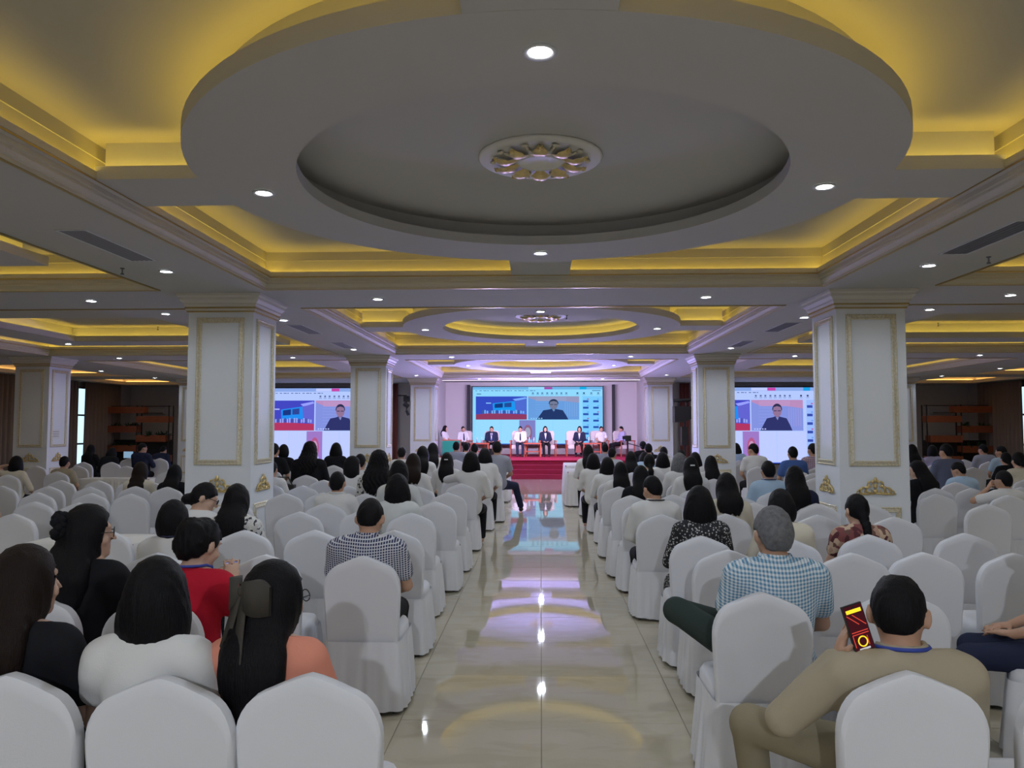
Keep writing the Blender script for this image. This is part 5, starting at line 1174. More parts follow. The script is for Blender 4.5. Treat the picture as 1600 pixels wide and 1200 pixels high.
# ------------------------------------------------------------ people: smooth implicit bodies polygonised with surface nets
F32 = np.float32
class Field:
    def __init__(s, lo, hi, h):
        s.h = h; s.lo = np.array(lo, float); n = np.ceil((np.array(hi) - s.lo) / h).astype(int) + 2
        s.ax = [(s.lo[i] + h * np.arange(n[i])).astype(F32) for i in range(3)]
        s.D = np.full(n, 1.0, F32)
    def sl(s, lo, hi):
        r = []
        for i in range(3):
            a = int(np.floor((lo[i] - s.lo[i]) / s.h)); b = int(np.ceil((hi[i] - s.lo[i]) / s.h)) + 1
            r.append(slice(max(0, a), max(0, min(len(s.ax[i]), b))))
        return tuple(r)
    def grid(s, sl):
        return s.ax[0][sl[0]][:, None, None], s.ax[1][sl[1]][None, :, None], s.ax[2][sl[2]][None, None, :]
    def put(s, sl, d, k, sub=False):
        D = s.D[sl]
        if sub: s.D[sl] = np.maximum(D, -d); return
        if k <= 0: s.D[sl] = np.minimum(D, d); return
        h = np.clip(.5 + .5 * (d - D) / k, 0, 1); s.D[sl] = d * (1 - h) + D * h - k * h * (1 - h)
    def cone(s, a, b, r1, r2, k=.03, sub=False):
        a = np.array(a, float); b = np.array(b, float); m = max(r1, r2) + k + .04
        sl = s.sl(np.minimum(a, b) - m, np.maximum(a, b) + m); X, Y, Z = s.grid(sl)
        if 0 in s.D[sl].shape: return
        ba = b - a; L = max(1e-9, float(ba @ ba))
        t = np.clip(((X - a[0]) * ba[0] + (Y - a[1]) * ba[1] + (Z - a[2]) * ba[2]) / L, 0, 1)
        d = np.sqrt((X - a[0] - t * ba[0]) ** 2 + (Y - a[1] - t * ba[1]) ** 2 + (Z - a[2] - t * ba[2]) ** 2) - (r1 + (r2 - r1) * t)
        s.put(sl, d.astype(F32), k, sub)
    def ell(s, c, r, R=None, k=.03, sub=False, g=0.0):
        c = np.array(c, float); r = np.array(r, float) + g; m = (r.max() if R is not None else r) + k + .04
        sl = s.sl(c - m, c + m); X, Y, Z = s.grid(sl)
        if 0 in s.D[sl].shape: return
        x, y, z = X - c[0], Y - c[1], Z - c[2]
        if R is not None:
            x, y, z = (R[0, 0] * x + R[1, 0] * y + R[2, 0] * z), (R[0, 1] * x + R[1, 1] * y + R[2, 1] * z), (R[0, 2] * x + R[1, 2] * y + R[2, 2] * z)
        k0 = np.sqrt((x / r[0]) ** 2 + (y / r[1]) ** 2 + (z / r[2]) ** 2)
        k1 = np.sqrt((x / r[0] ** 2) ** 2 + (y / r[1] ** 2) ** 2 + (z / r[2] ** 2) ** 2) + 1e-6
        s.put(sl, (k0 * (k0 - 1) / k1).astype(F32), k, sub)
    def cut(s, fn):
        X, Y, Z = s.ax[0][:, None, None], s.ax[1][None, :, None], s.ax[2][None, None, :]
        s.D = np.maximum(s.D, fn(X, Y, Z).astype(F32))
    def local(s, R, c):
        X, Y, Z = s.ax[0][:, None, None] - c[0], s.ax[1][None, :, None] - c[1], s.ax[2][None, None, :] - c[2]
        return (R[0, 0] * X + R[1, 0] * Y + R[2, 0] * Z), (R[0, 1] * X + R[1, 1] * Y + R[2, 1] * Z), (R[0, 2] * X + R[1, 2] * Y + R[2, 2] * Z)
    def mesh(s, name):
        D = s.D; S = D < 0; n = np.array(D.shape)
        cnt = np.zeros(n - 1, np.int8)
        offs = [(i, j, k) for i in (0, 1) for j in (0, 1) for k in (0, 1)]
        for o in offs: cnt += S[o[0]:n[0] - 1 + o[0], o[1]:n[1] - 1 + o[1], o[2]:n[2] - 1 + o[2]]
        act = (cnt > 0) & (cnt < 8); idx = np.argwhere(act)
        if len(idx) == 0: return None
        val = {o: D[idx[:, 0] + o[0], idx[:, 1] + o[1], idx[:, 2] + o[2]] for o in offs}
        acc = np.zeros((len(idx), 3)); num = np.zeros(len(idx))
        for o in offs:
            for a in range(3):
                if o[a]: continue
                p = list(o); p[a] = 1; p = tuple(p); v0, v1 = val[o], val[p]
                m = (v0 < 0) != (v1 < 0); t = np.where(m, v0 / np.where(m, v0 - v1, 1), 0)
                q = np.zeros((len(idx), 3)); q[:] = o; q[:, a] = t
                acc[m] += q[m]; num[m] += 1
        V = (idx + acc / num[:, None]) * s.h + s.lo
        gid = np.full(n - 1, -1, np.int32); gid[act] = np.arange(len(idx))
        fs = []
        for a in range(3):
            b, c = (a + 1) % 3, (a + 2) % 3
            sl0 = [slice(1, -1)] * 3; sl1 = [slice(1, -1)] * 3; sl0[a] = slice(0, -1); sl1[a] = slice(1, None)
            s0, s1 = S[tuple(sl0)], S[tuple(sl1)]
            e = np.argwhere(s0 != s1); inside = s0[tuple(e.T)]
            base = e.copy()                      # cell (i, j-1, k-1) in cell coordinates
            def cell(db, dc):
                q = base.copy(); q[:, b] += db; q[:, c] += dc; return gid[tuple(q.T)]
            f = np.stack([cell(0, 0), cell(1, 0), cell(1, 1), cell(0, 1)], 1)
            f[~inside] = f[~inside][:, ::-1]; fs.append(f)
        Fc = np.concatenate(fs)
        Fc = Fc[(Fc >= 0).all(1)]
        me = bpy.data.meshes.new(name)
        me.vertices.add(len(V)); me.vertices.foreach_set('co', V.astype(F32).ravel())
        me.loops.add(len(Fc) * 4); me.loops.foreach_set('vertex_index', Fc.astype(np.int32).ravel())
        me.polygons.add(len(Fc)); me.polygons.foreach_set('loop_start', np.arange(0, len(Fc) * 4, 4, dtype=np.int32))
        me.update(calc_edges=True); me.shade_smooth()
        return me

def Rx(a): c, s = math.cos(a), math.sin(a); return np.array([[1, 0, 0], [0, c, -s], [0, s, c]])
def Rz(a): c, s = math.cos(a), math.sin(a); return np.array([[c, -s, 0], [s, c, 0], [0, 0, 1]])
A = lambda *v: np.array(v, float)

POSES = {  # elbow, wrist for left and right arm (upper-body frame), finger direction
    'lap': [((-.235, .0, .73), (-.12, .2, .645), (.6, .8, -.1)), ((.235, .0, .73), (.12, .2, .645), (-.6, .8, -.1))],
    'phone': [((-.35, .03, .76), (-.20, -.03, 1.01), (.30, -.1, .9)), ((.25, .02, .73), (.12, .22, .66), (-.6, .8, -.1))],
    'cheek': [((-.235, .0, .73), (-.12, .2, .645), (.6, .8, -.1)), ((.20, .20, .82), (.10, .12, 1.03), (-.3, -.2, .9))],
    'armout': [((-.36, .12, .92), (-.20, .22, .92), (.9, .2, 0)), ((.235, .0, .73), (.12, .2, .645), (-.6, .8, -.1))],
    'behindhead': [((-.37, -.02, 1.10), (-.14, -.10, 1.15), (.9, -.1, .1)), ((.25, .0, .73), (.14, .2, .66), (-.6, .8, -.1))],
    'prophead': [((-.36, .02, .91), (-.13, .09, 1.06), (.5, .1, .7)), ((.235, .0, .73), (.12, .2, .645), (-.6, .8, -.1))],
    'phonefront': [((-.235, .05, .76), (-.06, .27, .92), (.5, .5, .5)), ((.235, .05, .76), (.08, .27, .92), (-.3, .5, .7))],
    'tablet': [((-.235, .05, .74), (-.12, .28, .80), (.3, .6, .5)), ((.235, .05, .74), (.12, .28, .80), (-.3, .6, .5))],
}
LEGS = {  # (knee, ankle) left and right
    'lap': [((-.12, .40, .50), (-.11, .42, .09)), ((.12, .40, .50), (.11, .42, .09))],
    'phone': [((-.42, .26, .56), (-.34, .40, .10)), ((.16, .40, .50), (.15, .42, .09))],
    'crossleg': [((-.44, .20, .74), (-.02, .42, .60)), ((.13, .40, .50), (.12, .42, .09))],
    'legout': [((-.12, .40, .50), (-.11, .42, .09)), ((.30, .33, .50), (.40, .55, .10))],
}
MESHES = {}
def person_meshes(hair, sex, pose, sleeve, collar, hy, hp, lean, bulk, dress, h, squat):
    key = (hair, sex, pose, sleeve, collar, hy, hp, lean, bulk, dress, h, squat)
    if key in MESHES: return MESHES[key]
    w = bulk * (1.0 if sex == 'm' else .90); d = .5 + .5 * bulk
    piv = A(0, -.04, .55); RL = Rx(-math.radians(lean))
    dr = .525 * (1 - squat)
    def U(x, y, z):
        z = z if z <= .55 else z - dr * min(1.0, (z - .55) / .30)
        return RL @ (A(x, y, z) - piv) + piv
    Rh = RL @ Rz(math.radians(hy)) @ Rx(-math.radians(hp))
    neck = U(0, -.058, 1.075); hc = neck + Rh @ A(0, .018, .096)
    H = lambda x, y, z: hc + Rh @ A(x, y, z)
    arms = POSES.get(pose, POSES['lap']); legs = LEGS.get(pose, LEGS['lap'])
    nf = .052 if sex == 'm' else .043
    lo = A(-.62, -.42, -.02); hi = A(.62, .78, 1.36)
    def torso(F, g):
        F.ell(U(0, -.075, .875), (.168 * w, .108 * d, .20), RL, .05, g=g)
        F.ell(U(0, -.055, .68), (.150 * w, .112 * d, .16), RL, .06, g=g)
        F.ell(A(0, -.03, .555), (.172 * w, .135, .105), None, .05, g=g)
        F.cone(U(-.145 * w, -.085, .985), U(.145 * w, -.085, .985), .056 + g, .056 + g, .05)
        F.cone(U(-.10 * w, -.08, 1.015), U(.10 * w, -.08, 1.015), .045 + g, .045 + g, .04)
    def sh(i): s = (-1, 1)[i]; return U(s * .178 * w, -.085, .975)
    def armpts(i):
        e, q, f = arms[i]; s = (-1, 1)[i]
        E = U(e[0] * (.75 + .25 * w), e[1], e[2]); Wr = U(*q); return sh(i), E, Wr, RL @ (A(*f) / np.linalg.norm(f))
    def legpts(i):
        k, a = legs[i]; s = (-1, 1)[i]; return A(s * .092 * w, .0, .55), A(*k), A(*a)
    # --- body
    F = Field(lo, hi, h)
    torso(F, -.006)
    F.cone(U(0, -.07, .99), neck + Rh @ A(0, .0, .03), nf + .008, nf, .03)
    r0 = (.077, .096, .114) if sex == 'm' else (.074, .092, .112)
    F.ell(hc, r0, Rh, .02)
    F.ell(H(0, .032, -.068), (.052, .060, .052), Rh, .03)
    F.ell(H(0, .072, -.098), (.022, .020, .016), Rh, .02)
    for s in (-1, 1):
        F.ell(H(s * .085, -.008, -.008), (.013, .024, .035), Rh @ Rz(s * .35), .008)
        F.ell(H(s * .031, .094, .010), (.017, .012, .009), Rh, 0, sub=True)
        F.ell(H(s * .047, .066, -.03), (.022, .02, .02), Rh, .02)
    F.cone(H(0, .090, .012), H(0, .112, -.026), .007, .012, .012)
    F.ell(H(0, .086, -.062), (.022, .012, .007), Rh, .006); F.ell(H(0, .084, .034), (.05, .014, .008), Rh, .015)
    for i in (0, 1):
        S, E, Wr, f = armpts(i)
        F.cone(S, E, .045, .037, .03); F.cone(E, Wr, .037, .026, .015)
        side = np.cross(f, A(0, 0, 1)); side = side / max(1e-6, np.linalg.norm(side)); nrm = np.cross(side, f)
        P = Wr + f * .055
        B = np.stack([side, f, nrm], 1)
        F.ell(P, (.038, .052, .017), B, .012)
        ln = (.062, .075, .082, .072)
        for q in range(4):
            o = (q - 1.5) * .0225; K = P + f * .038 + side * o; L = ln[q] * (1 if i else 1)
            bend = -nrm * .35
            m1 = K + (f + bend * .6) * L * .55; m2 = m1 + (f * .75 + bend * 1.6) * L * .45
            F.cone(K, m1, .0098, .009, .004); F.cone(m1, m2, .009, .0075, .004)
        ts = side * (1 if i == 0 else -1)
        t0 = P - f * .015 + ts * .03; t1 = t0 + (f * .6 + ts * .8 - nrm * .3) * .035; t2 = t1 + (f * .9 + ts * .2 - nrm * .4) * .028
        F.cone(t0, t1, .012, .0105, .006); F.cone(t1, t2, .0105, .008, .004)
        hp_, K_, a_ = legpts(i)
        F.cone(hp_, K_, .078, .052, .04); F.cone(K_, a_, .05, .034, .02)
        fd = A(0, 1, 0)
        if pose == 'crossleg' and i == 0: fd = A(.55, .55, .35)
        F.cone(a_ + A(0, -.015, -.03), a_ + fd * .15 + A(0, 0, -.05), .034, .028, .02)
    out = {'body': F.mesh('person_body')}
    # --- top
    g = .010 if sleeve != 'jacket' else .016
    T = Field(lo, hi, h); torso(T, g)
    for i in (0, 1):
        S, E, Wr, f = armpts(i)
        if sleeve == 'short': T.cone(S, S + (E - S) * .62, .052 + g, .053 + g, .035)
        elif sleeve == 'mid': T.cone(S, E, .050 + g, .043 + g, .035)
        elif sleeve == 'puff':
            T.ell(S + (E - S) * .16, (.060 + g, .064 + g, .066 + g), None, .03); T.cone(S, S + (E - S) * .48, .058 + g, .054 + g, .03)
        else:
            T.cone(S, E, .050 + g, .042 + g, .035); T.cone(E, Wr, .042 + g, .030 + g, .015)
    if dress:
        for i in (0, 1):
            hp_, K_, a_ = legpts(i); T.cone(hp_, K_ + (a_ - K_) * .1, .095, .075, .06); T.cone(K_, K_ + (a_ - K_) * .75, .075, .07, .06)
    nc = U(0, -.066, 1.06 if collar else 1.05); nn = RL @ A(0, .38 if not collar else .25, 1); nn = nn / np.linalg.norm(nn)
    T.cut(lambda X, Y, Z: (X - nc[0]) * nn[0] + (Y - nc[1]) * nn[1] + (Z - nc[2]) * nn[2])
    if collar:
        m = 14
        ring = [U((nf + .016 + g * .4) * math.cos(2 * PI * q / m), -.064 + (nf + .018 + g * .4) * math.sin(2 * PI * q / m), 1.078 - .035 * max(0, math.sin(2 * PI * q / m))) for q in range(m)]
        for q in range(m):
            a, b = ring[q], ring[(q + 1) % m]
            T.cone(a, b, .009, .009, .004); T.cone(a + A(0, 0, -.018), b + A(0, 0, -.018), .011, .011, .006)
    if h < .016:    # cloth folds
        X, Y, Z = T.ax[0][:, None, None], T.ax[1][None, :, None], T.ax[2][None, None, :]
        T.D = T.D + (.0028 * np.sin(38 * Z + 9 * X * X * 10 + 14 * Y) * np.sin(17 * X + 6 * Z)).astype(F32)
    out['top'] = T.mesh('person_top')
    # --- trousers
    if not dress:
        B = Field(lo, hi, max(h, .015))
        B.ell(A(0, -.025, .55), (.176 * w, .14, .10), None, .05)
        for i in (0, 1):
            hp_, K_, a_ = legpts(i)
            B.cone(hp_, K_, .092, .066, .05); B.cone(K_, a_ + (K_ - a_) * .08, .065, .055, .02)
        out['bottom'] = B.mesh('person_bottom')
    Sx = []
    for i in (0, 1):
        hp_, K_, a_ = legpts(i); fd = A(0, 1, 0)
        if pose == 'crossleg' and i == 0: fd = A(.55, .55, .35)
        q = Field(np.minimum(a_, a_ + fd * .2) - .14, np.maximum(a_, a_ + fd * .2) + .14, .014)
        q.cone(a_ + A(0, -.02, -.035), a_ + fd * .16 + A(0, 0, -.052), .043, .036, .02)
        if not (pose == 'crossleg' and i == 0): q.cut(lambda X, Y, Z: .002 - Z + 0 * X + 0 * Y)
        m_ = q.mesh('person_shoe')
        if m_: Sx.append(m_)
    out['shoes'] = Sx
    # --- hair
    G = Field(A(-.26, -.40, .55), A(.26, .22, 1.38), min(h, .014))
    lx, ly, lz = G.local(Rh, hc)
    def faceoff(wd=.080, front=.125, zc=-.03, zr=.125, yr=.115):
        G.ell(H(0, front, zc), (wd, yr, zr), Rh, 0, sub=True)
    base = hair.split('_')[0]
    if base in ('short', 'bald', 'grey'):
        e = .010 if base != 'grey' else .017
        G.ell(H(0, -.008, .010), (r0[0] + e, r0[1] + e, r0[2] + e + .002), Rh, 0)
        yy = np.array([-.13, -.07, -.045, -.032, .012, .055, .075, .11]); zz = np.array([-.074, -.072, -.030, .012, .020, .012, .055, .068])
        zc = np.interp(ly, yy, zz); G.D = np.maximum(G.D, (zc - lz).astype(F32))
        if base == 'bald': G.ell(H(0, .035, .135), (.05, .085, .035), Rh, 0, sub=True)
        amp, freq = .0022, 46
    else:
        amp, freq = .0026, 40
        vol = .026 if base in ('bob', 'bobgrey', 'longwavy', 'longclip', 'halfbow') else .018
        if base in ('bun', 'pony', 'braid', 'updo'): vol = .013
        G.ell(H(0, -.010, .012), (r0[0] + vol, r0[1] + vol, r0[2] + vol), Rh, .02)
        if base in ('bob', 'bobgrey'):
            G.ell(H(0, -.022, -.085), (.128, .100, .13), Rh, .05); G.D = np.maximum(G.D, (-.172 - lz + .01 * np.abs(lx) / .1).astype(F32)); faceoff()
        elif base == 'bobshort':
            G.ell(H(0, -.026, -.05), (.098, .088, .10), Rh, .05); G.D = np.maximum(G.D, (-.118 - lz).astype(F32)); faceoff(.078)
        elif base.startswith('long') or base in ('halfbow', 'halfup'):
            wd = .135 if base == 'longwavy' else .108; zend = {'long2': .93, 'longwavy': .84, 'halfup': .86, 'longbrown2': .62, 'longclip': .84, 'halfbow': .80, 'long': .84}.get(base, .84)
            G.ell(H(0, -.030, -.07), (.100, .084, .125), Rh, .05); faceoff()
            top = H(0, -.05, -.05); 
            a = A(top[0], top[1], top[2]); b = U(top[0] * .7, -.192, max(zend, .66))
            for q in np.linspace(0, 1, 7):
                c = a * (1 - q) + b * q; c[1] -= .05 * math.sin(PI * min(1, q * 1.2)); ww = wd * (.88 + .25 * math.sin(PI * min(1, q * 1.05))) * (1 - .22 * q ** 3)
                G.ell(c, (ww, .056 - .012 * q, .075), None, .03)
            X, Y, Z = G.ax[0][:, None, None], G.ax[1][None, :, None], G.ax[2][None, None, :]
            jag = zend + .014 * np.sin(X * 140) + .01 * np.sin(X * 61 + 1) + .5 * X * X
            G.D = np.maximum(G.D, np.where(Y < .2, jag - Z, -1).astype(F32))
            if base == 'longwavy': amp, freq = .008, 24
        elif base in ('bun', 'updo', 'pony', 'braid'):
            yy = np.array([-.14, -.07, -.03, .012, .05, .08, .12]); zz = np.array([-.085, -.082, -.05, -.012, .015, .055, .07])
            zc = np.interp(ly, yy, zz); G.D = np.maximum(G.D, (zc - lz).astype(F32))
            if base == 'bun':
                G.ell(H(0, -.125, -.045), (.048, .04, .045), Rh, .02)
            elif base == 'updo':
                G.ell(H(0, -.075, .005), (.088, .06, .095), Rh, .03); G.ell(H(0, -.10, .06), (.06, .04, .05), Rh, .03); amp = .006
            else:
                c0 = H(0, -.095, -.05); G.ell(c0, (.035, .035, .035), None, .02)
                pts = [c0, A(c0[0] + .005, c0[1] - .05, c0[2] - .08), A(c0[0] + .012, c0[1] - .045, c0[2] - .18), A(c0[0] + .01, c0[1] - .04, c0[2] - .27)]
                if base == 'braid':
                    for a, b in zip(pts, pts[1:]):
                        for q in (.25, .75):
                            c = a * (1 - q) + b * q; G.ell(c + A(.010, 0, 0), (.026, .024, .030), None, .01); G.ell(c + A(-.010, 0, -.02), (.026, .024, .030), None, .01)
                else:
                    for a, b, ra, rb in ((pts[0], pts[1], .028, .042), (pts[1], pts[2], .042, .038), (pts[2], pts[3], .038, .018)): G.cone(a, b, ra, rb, .02)
    X, Y, Z = G.ax[0][:, None, None] - hc[0], G.ax[1][None, :, None] - hc[1], G.ax[2][None, None, :]
    if h < .016 or base == 'longwavy':
        th = np.arctan2(X, -Y + .0001)
        wob = 2.2 * np.sin(9 * Z) if base != 'longwavy' else 4 * np.sin(26 * Z)
        G.D = G.D + (amp * np.sin(freq * th + wob) * np.clip((np.sqrt(X * X + Y * Y)) / .06, 0, 1)).astype(F32)
    out['hair'] = G.mesh('person_hair')
    out['frame'] = (hc, Rh, U)
    MESHES[key] = out
    return out

def glasses(t, hc, Rh):
    H = lambda x, y, z: hc + Rh @ A(x, y, z)
    m = MB()
    for s in (-1, 1):
        m.tube([H(s * .034 + .025 * math.cos(2 * PI * q / 16), .108, .006 + .021 * math.sin(2 * PI * q / 16)) for q in range(17)], .0022, 5)
        m.tube([H(s * .059, .106, .01), H(s * .080, .07, .012), H(s * .083, -.0, .008), H(s * .082, -.018, -.01)], .0024, 5)
    m.tube([H(-.009, .110, .008), H(.009, .110, .008)], .002, 5)
    m.build('glasses', M['black_plastic'], t, True)
def lanyard(t, U, colr, sex):
    m = MB(); n = 22; nf = .052 if sex == 'm' else .043
    pts = []
    for q in range(n + 1):
        a = PI * q / n + PI      # round the back of the neck
        pts.append(U((nf + .034) * math.cos(a), -.064 + (nf + .038) * math.sin(a), 1.070 - .006 * math.sin(a)))
    pts = [U(-.035, .055, .80), U(-.07, .035, .93), U(-.090, -.03, 1.055)] + pts + [U(.090, -.03, 1.055), U(.07, .035, .93), U(.035, .055, .80)]
    m.tube(pts, .007, 5); m.build('lanyard', M['lanyard_' + colr], t, True)

def person(x, y, z, rz, s, label, hair='short', top='shirt_white', sex='m', pose='lap', sleeve=None, collar=0, hy=0, hp=0, lean=0, bulk=1.0,
           legs='trousers_black', h=.02, hairc=None, skin=None, lan=None, spec=0, shoes=True, squat=1.0, group='seated audience'):
    kind, colr = top.split('_', 1); dress = kind == 'dress'
    if sleeve is None: sleeve = {'jacket': 'jacket', 'dress': 'short', 'shirt': 'short', 'tee': 'short', 'blouse': 'mid'}.get(kind, 'short')
    me = person_meshes(hair, sex, pose, sleeve, collar, hy, hp, lean, bulk, dress, h, squat)
    t = empty('person', (x, y, z), rz, s); tag(t, label, 'person', group)
    sk = skin or ('skin' if sex == 'm' else 'skin_light')
    link('body', me['body'], M[sk], t)
    link({'shirt': 'shirt', 'tee': 'shirt', 'blouse': 'blouse', 'jacket': 'jacket', 'dress': 'dress'}[kind], me['top'], M['fabric_' + colr], t)
    if not dress and me.get('bottom'):
        lk = legs.split('_', 1)[1]; link('trousers', me['bottom'], M['fabric_' + lk], t)
    hcol = hairc or ('grey' if 'grey' in hair else 'brown' if 'brown' in hair else 'black')
    link('hair', me['hair'], M['hair_' + hcol], t)
    if shoes:
        for m_ in me['shoes']: link('shoe', m_, M['shoe_black'], t)
    hc, Rh, U = me['frame']
    if spec: glasses(t, hc, Rh)
    if lan: lanyard(t, U, lan, sex)
    return t, hc, Rh, U
EXTRA = {}
for d in PEOPLE:
    near = d['y'] < 8.3
    h = .0125 if near else .02
    if d['y'] < 3.3: h = .0115
    if d.get('pose') == 'phone': h = .0092
    hy, hp = d['hy'], d['hp']
    if not near: hy = round(hy / 20) * 20; hp = 15 if hp > 8 else 0
    sl = d.get('sleeve')
    if sl == 'long' and d['top'].startswith('jacket'): sl = 'jacket'
    t, hc, Rh, U = person(d['x'], d['y'], 0, math.radians(d['yaw']), d['s'], d['label'], d['hair'], d['top'], d['sex'], d['pose'], sl, d.get('collar', 0), hy, hp,
               d['lean'], d.get('bulk', 1.0), d['legs'], h, d.get('hairc'), None, d.get('lanyard'), d.get('glasses', 0), near or d['pose'] == 'legout' or d['yaw'] != 0, d.get('squat', 1.0))
    EXTRA[d['k']] = (t, hc, Rh, U)

# hair bow, scrunchie, clips
def bow(k):
    t, hc, Rh, U = EXTRA[k]; H = lambda x, y, z: hc + Rh @ A(x, y, z)
    m = MB(); z0, y0 = .055, -.118
    Rm = Matrix(Rh.tolist())
    for s in (-1, 1):
        vs = []; fs = []; n = 7
        for i in range(n):
            u = i / (n - 1); wd = .018 + .030 * math.sin(PI * min(1, u * .75)); bulge = .022 * math.sin(PI * u)
            for q, side in enumerate((-1, 1)):
                for lay in (-1, 1): vs.append(H(s * (.008 + .095 * u), y0 - .016 + lay * (.004 + bulge) + .05 * u * u, z0 + side * wd * 1.25 - .03 * u))
        for i in range(n - 1):
            a, b = i * 4, i * 4 + 4
            for p, q in ((0, 1), (1, 3), (3, 2), (2, 0)): fs.append((a + p, a + q, b + q, b + p))
        m.add(vs, fs)
        vs = []; fs = []
        for i in range(6):
            u = i / 5; cx = s * (.015 + .035 * u); cz = z0 - .01 - .22 * u; cy = y0 - .014 - .045 * u
            for q in (-1, 1):
                for lay in (-.0025, .0025): vs.append(H(cx + q * (.02 + .008 * u), cy + lay, cz + .004 * q))
        for i in range(5):
            a, b = i * 4, i * 4 + 4
            for p, q in ((0, 1), (1, 3), (3, 2), (2, 0)): fs.append((a + p, a + q, b + q, b + p))
        m.add(vs, fs)
    m.ball(tuple(H(0, y0 - .014, z0)), (.016, .014, .02), 10, 6, Rm)
    o = m.build('hair_bow', M['bow_fabric'], t, True); o['label'] = 'dark olive fabric hair bow'
bow(2)
t, hc, Rh, U = EXTRA[4]
m = MB()
for q in range(26):
    a = 2 * PI * q / 26; c = hc + Rh @ A(.058 * math.cos(a) * (1 + .12 * math.sin(q * 5)), -.125 + .015 * math.sin(q * 2.3), .045 + .050 * math.sin(a) * (1 + .12 * math.cos(q * 7)))
    m.ball(tuple(c), (.026, .02, .022), 7, 5)
o = m.build('scrunchie', M['fabric_black'], t, True); o['label'] = 'ruffled black scrunchie'
for d in PEOPLE:
    if d['hair'] == 'halfup':
        t, hc, Rh, U = EXTRA[d['k']]; c = hc + Rh @ A(0, -.125, .03)
        MB().box(c[0] - .028, c[0] + .028, c[1] - .012, c[1], c[2] - .008, c[2] + .008).build('hair_clip', M['vent_white'], t)

# phone held by the person in the beige jacket
t0, hc, Rh, U = EXTRA[PHONE]
s0 = PEOPLE[PHONE]['s']; ox, oy = PEOPLE[PHONE]['x'], PEOPLE[PHONE]['y']
ph = empty('smartphone', (ox - .150 * s0, oy - .085 * s0, 1.0 * s0)); ph.rotation_euler = (math.radians(-8), math.radians(-14), math.radians(12))
tag(ph, 'dark smartphone with red and yellow screen held beside the head', 'phone')
MB().box(-.037, .037, -.0045, .0045, -.078, .078).build('body', M['black_plastic'], ph)
scr = MB().box(-.034, .034, -.0055, -.0046, -.074, .074).build('screen', emat('phone_screen', (.05, .008, .012), .8), ph)
emat('phone_yellow', (1.0, .70, .03), 1.0); emat('phone_red', (.85, .08, .05), .7); emat('phone_white', (.75, .75, .8), .6)
MB().box(-.028, .028, -.0062, -.0056, .050, .062).build('yellow_banner', M['phone_yellow'], scr)
for a, b in (((-.03, .045), (.005, .01)), ((-.01, .045), (.03, .005)), ((-.03, -.012), (.03, -.012)), ((-.03, -.02), (.03, -.02)), ((-.03, -.02), (-.03, -.06)), ((.02, -.03), (.02, -.06))):
    MB().tube([(a[0], -.006, a[1]), (b[0], -.006, b[1])], .0014, 4).build('red_line', M['phone_red'], scr)
MB().lathe([(.014, -.0006), (.018, -.0006), (.018, .0006), (.014, .0006)], 20, closed=True).build('dial_ring', M['phone_yellow'], scr, False, (0, -.006, -.045), (PI / 2, 0, 0))
MB().box(-.02, .02, -.0062, -.0056, -.072, -.066).build('text_line', M['phone_white'], scr)
MB().lathe([(0, 0), (.004, 0), (.004, .001)], 10).build('camera_dot', M['black_plastic'], ph, False, (0, -.006, .068), (PI / 2, 0, 0))
# small phone of the red dress
rd = PEOPLE[3]; rp = empty('smartphone', (rd['x'] + .03 * rd['s'], rd['y'] + .34 * rd['s'], .955 * rd['s'])); rp.rotation_euler = (math.radians(-35), 0, 0)
tag(rp, 'smartphone with a blue screen held in front of the red dress', 'phone')
MB().box(-.036, .036, -.004, .004, -.075, .075).build('body', M['black_plastic'], rp); MB().box(-.033, .033, -.0052, -.0042, -.07, .07).build('screen', emat('blue_phone_screen', (.12, .25, .8), .9), rp)
# tablet
t, hc, Rh, U = EXTRA[TABLET]
tb = empty('tablet', (PEOPLE[TABLET]['x'] - .42, PEOPLE[TABLET]['y'] + .1, 1.02)); tag(tb, 'pale glowing tablet beside the navy jacket', 'tablet')
MB().box(-.13, .13, -.005, .005, -.09, .09).build('body', M['black_plastic'], tb); MB().box(-.12, .12, -.0065, -.0052, -.08, .08).build('screen', emat('tablet_screen', (.25, .40, .55), .7), tb)

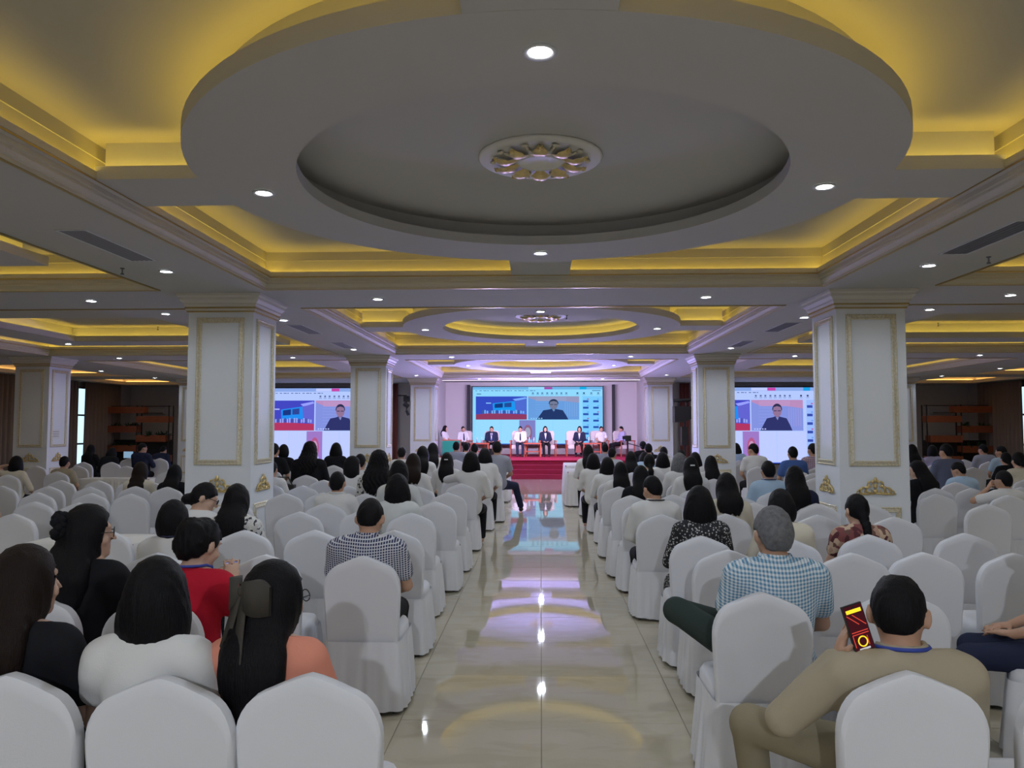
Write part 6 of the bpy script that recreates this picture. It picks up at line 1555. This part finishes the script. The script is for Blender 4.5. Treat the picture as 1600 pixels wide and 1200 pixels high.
# ------------------------------------------------------------ people on stage
def on_stage(px, y, rz, label, **k):
    t, hc, Rh, U = person((px - 845) * y / 1200, y, ST, rz, k.pop('s', .90), label, h=.018, group='speakers on stage', **k)
    return t, U
def tie(t, U, c='tie_blue'):
    MB().add([U(-.02, .05, .99), U(.02, .05, .99), U(.035, .085, .72), U(0, .09, .66), U(-.035, .085, .72)], [(0, 1, 2, 3, 4)]).build('tie', M[c], t)
def vee(t, U):
    MB().add([U(-.05, .046, 1.0), U(.05, .046, 1.0), U(0, .088, .72)], [(0, 1, 2)]).build('shirt_front', M['fabric_white'], t)
SY2 = 30.1
on_stage(697, 30.0, -PI / 2 - .3, 'speaker in a white dress at the green table, facing right', hair='long', top='dress_white', sex='f', s=.92)
t, U = on_stage(724, SY2 + .25, PI + .45, 'speaker in a white shirt and tie, second from the left', top='shirt_white', collar=1, sleeve='long'); tie(t, U, 'fabric_navy')
t, U = on_stage(768, SY2 + .05, PI, 'speaker in a dark suit and blue tie, left of centre', top='jacket_navy', collar=1, bulk=1.15); vee(t, U); tie(t, U)
t, U = on_stage(813, SY2 - .15, PI, 'speaker in a white shirt and dark tie at stage centre', top='shirt_white', collar=1, sleeve='long', legs='trousers_navy', bulk=1.1); tie(t, U, 'fabric_navy')
t, U = on_stage(852, SY2 - .15, PI + .1, 'speaker in a dark suit and pale blouse, right of centre', hair='bobshort', top='jacket_navy', sex='f', collar=1, bulk=1.1); vee(t, U)
t, U = on_stage(905, SY2 + .05, PI - .15, 'speaker in a dark jacket with a red bag on the lap', hair='bobshort', top='jacket_navy', sex='f', bulk=1.1); vee(t, U)
b = empty('handbag', ((903 - 845) * 29.6 / 1200, 29.62, ST + .16)); tag(b, 'red handbag held by the dark jacketed speaker', 'bag')
MB().prism([(-.12, 0), (.12, 0), (.08, .26), (-.08, .26)], -.05, .05).build('body', M['curtain_red'], b); MB().tube([(-.05, 0, .25), (0, 0, .36), (.05, 0, .25)], .01, 6).build('handle', M['curtain_red'], b)
on_stage(939, SY2 + .3, PI + .1, 'speaker in a white short-sleeved shirt, second from the right', top='shirt_white', collar=1)
on_stage(968, SY2 + .15, PI / 2 + .35, 'speaker in a pale violet shirt at the right end, facing left', top='shirt_lilac', collar=1, sleeve='long')
